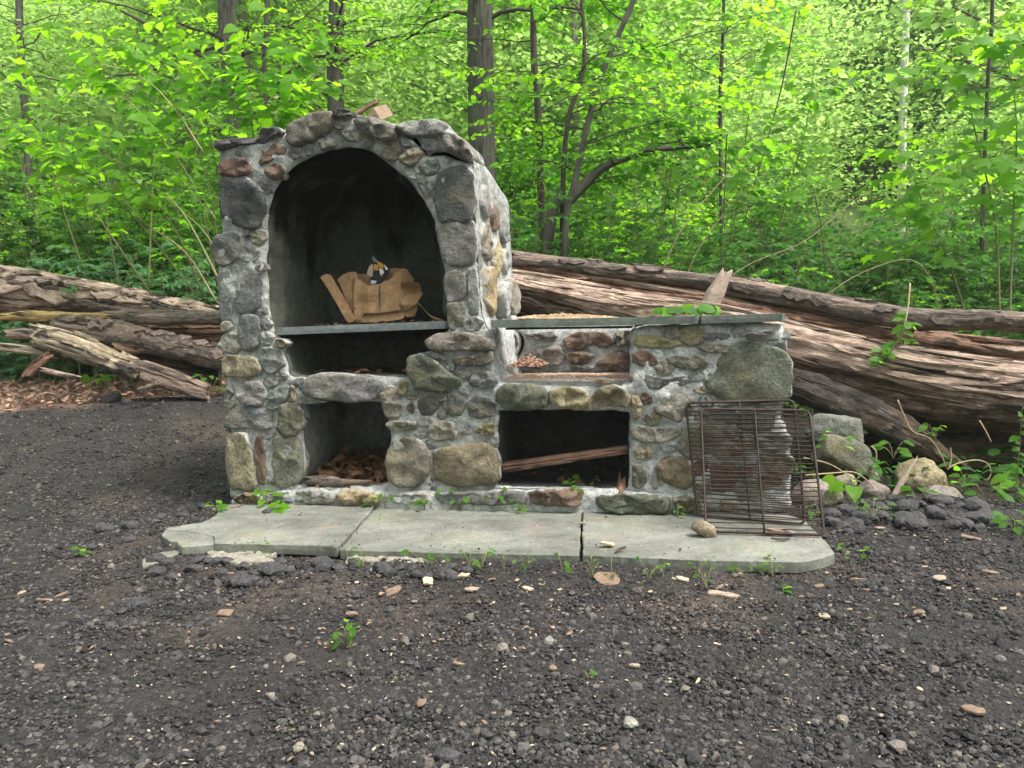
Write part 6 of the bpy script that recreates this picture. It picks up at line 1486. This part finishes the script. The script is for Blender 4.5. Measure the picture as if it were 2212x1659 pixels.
# rusty leaf and stone scraps on ledge and slab
def chip(px, py, L, w, ang, label, mat, seed, zf=LZ, z=None, cat='wood chip', group=None, th=.008, name='wood_chip', d=None):
    p = at(*zf(px, py), d) if d else (onz(*zf(px, py), z) if z is not None else ong(*zf(px, py)))
    sc = (zf(1, 0)[0] - zf(0, 0)[0]) * p.y / F; rr = np.random.RandomState(seed)
    n = 11; th_ = np.linspace(0, 2 * math.pi, n, endpoint=False)
    pl = np.c_[np.cos(th_) * L / 2 * sc, np.sin(th_) * w / 2 * sc * 1.6] * rr.uniform(.72, 1.18, (n, 1))
    a = math.radians(ang); R2 = np.array([[math.cos(a), math.sin(a)], [-math.sin(a), math.cos(a)]])
    V, fs = slab_mesh(pl @ R2, th * .5, -th * .5, seed, step=max(.006, L * sc / 14), rough=min(.006, L * sc * .06), bev=th * .2)
    V[:, 2] += .5 * th * fbm(V * np.array([30, 30, 0]) + seed, seed, 2) * 2 + V[:, 0] * rr.uniform(-.12, .2) + V[:, 1] * rr.uniform(-.1, .3) 
    return meta(ob(name, mesh(name, V, fs, False), mat, loc=(p.x, p.y, p.z + th * .5 + .004)), label, cat, group)
px_log('rotten_chunk', Z3, [(905, 1140), (900, 1190), (890, 1262)], [3.82, 3.78, 3.74], [22, 30, 10], 'orange-brown rotten chunk stuck on the ledge at the corner of the grill wood bay', W_RED, 91, cat='wood chunk', bark=.1, amp=.012, res=.006)
rock_at('stone_piece', onz(*Z3(1393, 1430), .03), .062, .036, .03, (.30, .24, .16), 'tan flat stone holding the corner of the grates on the slab', 92, 'stone', -14, .25)
rock_at('stone_piece', onz(*Z3(528, 1298), .012), .030, .015, .02, (.55, .53, .47), 'small white stone on the slab below the grill bay', 93, 'stone', 5, .25)
rock_at('stone_piece', onz(*Z6(634, 268), .012), .022, .014, .018, (.04, .04, .04), 'black pebble on the chipped slab under the wall corner', 94, 'stone', 0, .25, mat=ASPH)
px_log('bark_piece', Z3, [(1765, 1440), (1840, 1450), (1925, 1470)], [3.28, 3.27, 3.26], [26, 28, 12], 'layered grey-brown bark chunk lying against the foot of the front grate', W_PINK, 95, cat='bark', bark=.2, amp=.010, square=.4, res=.006)
px_log('bark_piece', Z3, [(1490, 1380), (1600, 1372), (1715, 1368)], [3.62, 3.62, 3.62], [22, 26, 20], 'dark red bark lying behind the front grate', W_RED, 96, cat='bark', bark=.2, amp=.008, res=.008)
BP = [(1310, 1180, 55, 16, 5, 'orange bark flake lying on the pale slab'), (1340, 1192, 48, 6, 35, 'dark twig on the pale slab beside the orange bark flake'), (1687, 1168, 58, 5, 4, 'thin dark strip of wood lying on the slab in front of the grates'), (1257, 1135, 30, 6, 5, 'brown twig lying across the straight slab joint'), (505, 1098, 40, 9, 20, 'orange-brown stick at the wall corner on the chipped slab'),
 (850, 1280, 62, 26, 40, 'reddish bark piece below the slab edge left of the middle'), (830, 1245, 55, 14, 30, 'pinkish strip of bark just under the slab edge'), (1310, 1255, 58, 60, 75, 'large mottled tan bark flake standing in the gravel'), (1020, 1280, 50, 22, 0, 'smooth tan bark scrap in the gravel below the middle slab'), (1000, 1250, 46, 12, -8, 'pale bark strip below the middle slab'), (925, 1262, 36, 34, 20, 'rounded pale bark flake below the middle slab'), (1140, 1275, 42, 10, -40, 'orange and white sliver in the gravel below the straight joint'), (1475, 1256, 42, 12, -8, 'short brown bark piece below the pale slab'), (1560, 1290, 110, 15, -12, 'long brown branch piece lying in the gravel before the pale slab'), (1555, 1275, 45, 8, 40, 'side twig lying on the long brown branch piece'), (950, 1385, 36, 9, -8, 'yellowish wood sliver in the middle gravel'), (990, 1440, 32, 12, 0, 'dull brown leaf scrap in the middle gravel'),
 (1195, 1452, 26, 16, 5, 'orange-red brick-like scrap in the middle gravel'), (1370, 1445, 36, 12, 0, 'pale mint-white leaf lying in the gravel'), (910, 1530, 32, 22, -30, 'curled pinkish dry leaf in the lower gravel'), (490, 1330, 52, 26, 18, 'tan folded bark chip with dark edge in the left gravel'), (105, 1300, 62, 10, 25, 'orange stick lying at the left with a second one beside it'), (130, 1290, 60, 7, 28, 'thin orange splinter beside the orange stick'), (45, 1290, 110, 4, 32, 'long thin dark twig at the left edge'), (20, 1390, 70, 7, -38, 'bent brown twig at the left edge lower down'), (85, 1445, 34, 16, 15, 'pinkish bark scrap in the left gravel'), (650, 1440, 32, 6, 4, 'thin pinkish sliver in the left middle gravel'), (760, 1330, 40, 16, 25, 'flat tan bark scrap near the brown soil patch'),
 (2030, 1255, 46, 26, 10, 'reddish dry leaf with a green leaf beside it, right gravel'), (1855, 1256, 62, 6, 2, 'thin tan stick lying level in the right gravel'), (2140, 1240, 60, 10, -8, 'brown stick pair at the right edge of the gravel'), (2095, 1165, 66, 14, -28, 'brown wood strip sloping out of the asphalt heap'), (1770, 1270, 32, 18, 35, 'golden dry leaf standing in the right gravel'), (1780, 1335, 28, 24, 30, 'pale pinkish shell-like flake in the right gravel'), (1985, 1328, 46, 12, 3, 'flat grey-brown wood scrap in the right gravel'), (2100, 1545, 64, 28, -32, 'mottled tan bark flake in the lower right gravel'), (1735, 1230, 40, 12, -20, 'pale stick by the end of the pale slab'), (1600, 1218, 34, 12, -12, 'orange bark scrap against the slab front near its end'), (1900, 1145, 34, 7, -3, 'reddish stick in front of the asphalt heap'), (1330, 1420, 40, 6, 80, 'small upright dark twig in the middle gravel'), (600, 1195, 20, 16, 10, 'orange-tan cube-like crumb on the mortar bed'), (1820, 1150, 44, 8, -4, 'brown twig crossing the asphalt heap by the clover-like weed')]
for k, (x, y, L, w_, a, lab) in enumerate(BP):
    m = TWIG if 'dark' in lab and w_ < 8 else (GREYWOOD if k % 5 == 3 else (SANDM if 'mint' in lab else (CHIPWOOD if 'pale' in lab or 'white' in lab else BARKCHIP)))
    chip(x, y, L * .72, w_ * .68, a, lab, m, 1200 + k, z=(.004 if k < 5 else None), th=.007 if w_ < 12 else .010, name='bark_flake' if w_ > 9 else 'twig', cat='bark flake' if w_ > 9 else 'twig')
rs = np.random.RandomState(5150)
for k in range(75):
    x = rs.uniform(30, 2190); y = rs.choice([rs.uniform(1215, 1320), rs.uniform(1300, 1650)]); 
    chip(x, y, rs.uniform(7, 20), rs.uniform(3, 7), rs.uniform(-60, 60), 'small tan wood chip lying in the dark gravel', [BARKCHIP, GREYWOOD, GREYWOOD, BARKCHIP, CHIPWOOD][k % 5], 1400 + k, group='wood chips in the gravel', th=.005)
# pale and brown pebbles
for k, (x, y, r, c, lab) in enumerate([(1360, 1570, 19, (.26, .25, .21), 'pale grey wedge-shaped pebble in the lower gravel'), (1820, 1560, 14, (.25, .23, .18), 'tan oval pebble in the lower right gravel'), (1085, 1405, 14, (.20, .17, .14), 'brownish pebble in the middle gravel'), (1185, 1390, 12, (.2, .2, .19), 'grey pebble right of the middle gravel'), (645, 1620, 13, (.3, .26, .2), 'cream pebble in the lower left gravel'), (2160, 1430, 12, (.2, .2, .2), 'grey pebble at the right edge')]):
    p = ong(x, y); R = r * p.y / F
    rock_at('pebble', (p.x, p.y, p.z + R * .5), R, R * .75, R, c, lab, 1600 + k, 'pebble', 15, .15, sub=2)
# ---- wood pieces on the oven roof
def rb(px, py, b): a, c = onF(*Z1(px, py), b); return Vector(wF(a, b, c))
A, B = rb(1045, 100, .40), rb(1205, 8, .46); c = (A + B) / 2
meta(ob('branch_piece', log_mesh([A - c, Vector((0, 0, .004)), B - c], [.014, .017, .012], 98, bark=.4, amp=.006, res=.006), W_RED, loc=c), 'reddish broken branch lying on the oven roof', 'branch')
pts = [rb(1130, 100, .34), rb(1182, 42, .40), rb(1232, 128, .38), rb(1240, 36, .46), rb(1322, 98, .46)]
c = pts[2].copy(); back = E2 * .16
V = [p - c for p in (pts[0], pts[1], pts[2])]; dn = Vector((0, 0, -.03))
V2 = [rb(1130, 112, .34) - c, rb(1182, 42, .34) - c, rb(1235, 130, .34) - c]
d3 = (rb(1322, 100, .46) - rb(1235, 130, .34))
VV = [tuple(v) for v in V2] + [tuple(v + d3) for v in V2]
bm = bmesh.new(); bv = [bm.verts.new(v) for v in VV]
for f in ((0, 1, 2), (5, 4, 3), (0, 3, 4, 1), (1, 4, 5, 2), (2, 5, 3, 0)): bm.faces.new([bv[i] for i in f])
bmesh.ops.recalc_face_normals(bm, faces=bm.faces); bmesh.ops.bevel(bm, geom=bm.edges[:], offset=.003, segments=1, affect='EDGES')
me = bpy.data.meshes.new('split_wood'); bm.to_mesh(me); bm.free()
WEDGE = m_plain('split_log_wood', (.15, .10, .065), (.28, .20, .13), 16, .85, .006, (1, 1, 5))
meta(ob('wood_wedge', me, WEDGE, loc=c), 'split wedge of firewood on the oven roof behind the top stones', 'firewood')
# ---- sawdust and leaves on the counter
def mound(name, zf, x0, x1, y, b0, b1, h, label, mat, seed, n=900, cat='sawdust'):
    rr = np.random.RandomState(seed)
    a0, c0 = onF(*zf(x0, y), b0); a1, c1 = onF(*zf(x1, y), b0)
    A_ = rr.uniform(0, 1, n); Bq = rr.uniform(0, 1, n); H = h * np.clip(np.sin(A_ * math.pi), .05, 1) ** .7 * np.clip(np.sin(Bq * math.pi), .05, 1) * (1 + .6 * fbm(np.c_[A_ * 9, Bq * 3, 0 * A_], seed))
    P = np.array([tuple(wF(a0 + (a1 - a0) * a, b0 + (b1 - b0) * b, c0 + (c1 - c0) * a + hh * rr.uniform(.1, 1))) for a, b, hh in zip(A_, Bq, H)])
    V, Fc = pebbles(P, rr.uniform(.0022, .0055, n) * (2.0 if 'crumb' in name else 1), rr, (.3, .6))
    return meta(ob(name, mesh(name, V, Fc, False), mat), label, cat, None, 'stuff')
mound('sawdust', Z3, 250, 900, 182, .0, .17, .022, 'heap of pale sawdust on the counter slab next to the oven', SAWDUST, 5, 3600)
mound('sawdust', Z3, 190, 940, 548, .02, .5, .012, 'pinkish sawdust and chips strewn over the grill bed', m_plain('pink_sawdust', (.40, .25, .18), (.56, .40, .30), 60, .95, .003, isl=.3), 6, 4200)
mound('bark_crumbs', Z3, 225, 420, 470, .25, .55, .05, 'pile of bark crumbs in the back corner of the grill bed', m_plain('bark_crumb', (.22, .12, .08), (.40, .25, .18), 60, .95, .003, isl=.4), 7, 420, 'bark crumbs')
sp_c = wF(*(lambda q: (q[0], .03, q[1]))(onF(*Z3(1250, 160), .03)))
spr = E('leafy_sprig', 'picked sprig of wide green leaves lying on the counter slab over its joint', 'sprig', sp_c)
rr = np.random.RandomState(3); acc = Acc()
for k in range(15):
    x = 1090 + 360 * (k + rr.uniform(0, 1)) / 15; y = 158 - 14 * math.sin((x - 1075) / 385 * math.pi); L = rr.uniform(.06, .10)
    aa, cc = onF(*Z3(x, y), .06); p = wF(aa, .02 + .12 * rr.uniform(0, 1), CS1[3] + .008 + .022 * rr.uniform(0, 1) * math.sin((x - 1075) / 385 * math.pi)) - sp_c
    an = rr.uniform(0, 6.28); d = E1 * math.cos(an) + E2 * math.sin(an) * .6
    leaf_obj(spr, KNOT if k % 2 else ELLW, p - d * L * .5, d + Vector((0, 0, rr.uniform(-.1, .4))), (rr.normal(0, .6), -.5, .9), L, LEAF_DARK if k % 3 else LEAF_MID, rr)
    tube(acc, [tuple(p - d * L * .5), tuple(p - d * L * .5 - d * .04)], .0015, 4)
ob('stem', acc.mesh('stem'), STEM, spr)
# ---- dead leaves in the wood bays, bark litter under the logs
def litter(name, P, L, seed, mat, label, cat='leaf litter', upz=.7, kind='heart', w=.6):
    rr = np.random.RandomState(seed); n = len(P); a = rr.uniform(0, 6.28, n)
    D = np.c_[np.cos(a), np.sin(a), rr.normal(0, .3, n)]; N = np.c_[rr.normal(0, .5, n), rr.normal(0, .5, n), np.full(n, upz)]
    V, fs = leaves_arr(P, D, N, L * rr.uniform(.5, 1.2, n), w * rr.uniform(.4, 1.2, n), kind)
    return meta(ob(name, mesh(name, V, fs, False), mat), label, cat, None, 'stuff')
rr = np.random.RandomState(44)
n = 260; a0, c0 = onF(*Z2(660, 1335)); a1, _ = onF(*Z2(1300, 1335))
A_ = rr.uniform(a0 + .02, a1 - .02, n); B_ = rr.uniform(.06, .56, n); H_ = c0 + .012 + .10 * rr.uniform(0, 1, n) * np.clip((B_ - .05) / .4, 0, 1)
litter('dead_leaves', np.array([tuple(wF(*q)) for q in zip(A_, B_, H_)]), .085, 1, DEADLEAF, 'drift of brown dead leaves inside the wood bay under the oven')
px_log('bark_strip', Z2, [(740, 1290), (900, 1298), (1130, 1305)], [4.12, 4.1, 4.07], [16, 20, 14], 'grey strip of bark lying at the mouth of the wood bay under the oven', W_GREY, 99, cat='bark', bark=.2, amp=.006, square=.5, res=.008)
n = 26; a0, c0 = onF(*Z3(180, 1180)); a1, _ = onF(*Z3(930, 1180))
litter('dead_leaves', np.array([tuple(wF(rr.uniform(a0, a1), b, c0 + .012)) for b in rr.uniform(.02, .5, n)]), .05, 2, DEADLEAF, 'few dead leaves on the floor of the grill wood bay')
n = 40; a0, c0 = onF(*Z2(620, 575)); a1, _ = onF(*Z2(1400, 575))
litter('dead_leaves', np.array([tuple(wF(rr.uniform(a0, a1), b, c0 + .012)) for b in rr.uniform(.05, .6, n)]), .06, 3, DEADLEAF, 'dry leaf scraps on the ash ledge below the oven shelf')
n = 46; a0, c0 = onF(*Z1(520, 1550), .03); a1, _ = onF(*Z1(1680, 1515), .03)
litter('leaf_scraps', np.array([tuple(wF(a0 + (a1 - a0) * t, b, OS[2] + (OS[3] - OS[2]) * t + .006)) for t, b in zip(rr.uniform(0, 1, n), rr.uniform(.05, .3, n))]), .03, 4, DEADLEAF, 'small dry scraps scattered on the oven shelf')
N_ = 5200
X = rr.uniform(-5.4, -.9, N_); Y = rr.uniform(5.9, 8.0, N_); ok = gravel_edge(X, Y) < rr.uniform(.2, .95, N_); X, Y = X[ok], Y[ok]
litter('bark_mulch', np.c_[X, Y, gz(X, Y) + rr.uniform(.005, .05, len(X))], .07, 5, m_plain('mulch', (.25, .14, .10), (.46, .31, .23), 20, .9, .004, isl=.45), 'shredded pinkish bark mulch below the log pile beside the oven', 'mulch', .6, 'rhomb', .55)
N_ = 900
X = rr.uniform(-4, 3.2, N_); Y = 2.35 + rr.uniform(0, 1, N_) ** 2 * 1.1 ; keep = (rr.uniform(0, 1, N_) < np.exp(-((X - .3) / 1.1) ** 2)) & ~blocked(np.c_[X, Y]); X, Y = X[keep], Y[keep]
litter('bark_crumbs', np.c_[X, Y, gz(X, Y) + .012], .022, 6, m_plain('bark_crumbs_mix', (.14, .085, .055), (.30, .20, .14), 30, .9, .003, isl=.5), 'brown bark crumbs on the soil before the slabs', 'bark crumbs', .8, 'rhomb', .6)
# ivy leaves and dark ground cover in the hollow under the right-hand trunks
n = 420; X = rr.uniform(1.6, 4.2, n); Y = rr.uniform(4.15, 5.2, n)
litter('ground_ivy', np.c_[X, Y, gz(X, Y) + rr.uniform(.02, .14, n)], .075, 7, LEAF_DARK, 'dark ivy-like ground cover around the boulders under the trunks', 'ground cover', .9, 'heart', .85)
# ================================================================== HAZE
hz = NB('haze_air'); hz.t.nodes.remove(hz.b)
_v = hz.n('VolumePrincipled', {'Color': (.93, .97, .90), 'Density': .0014, 'Anisotropy': .2})
hz.t.links.new(_v.outputs[0], hz.out.inputs['Volume'])
_a = Acc(); box(_a, -75, 75, -12, 112, -2.2, 58)
_o = ob('haze', _a.mesh('haze', False), hz.m); _o['kind'] = 'stuff'
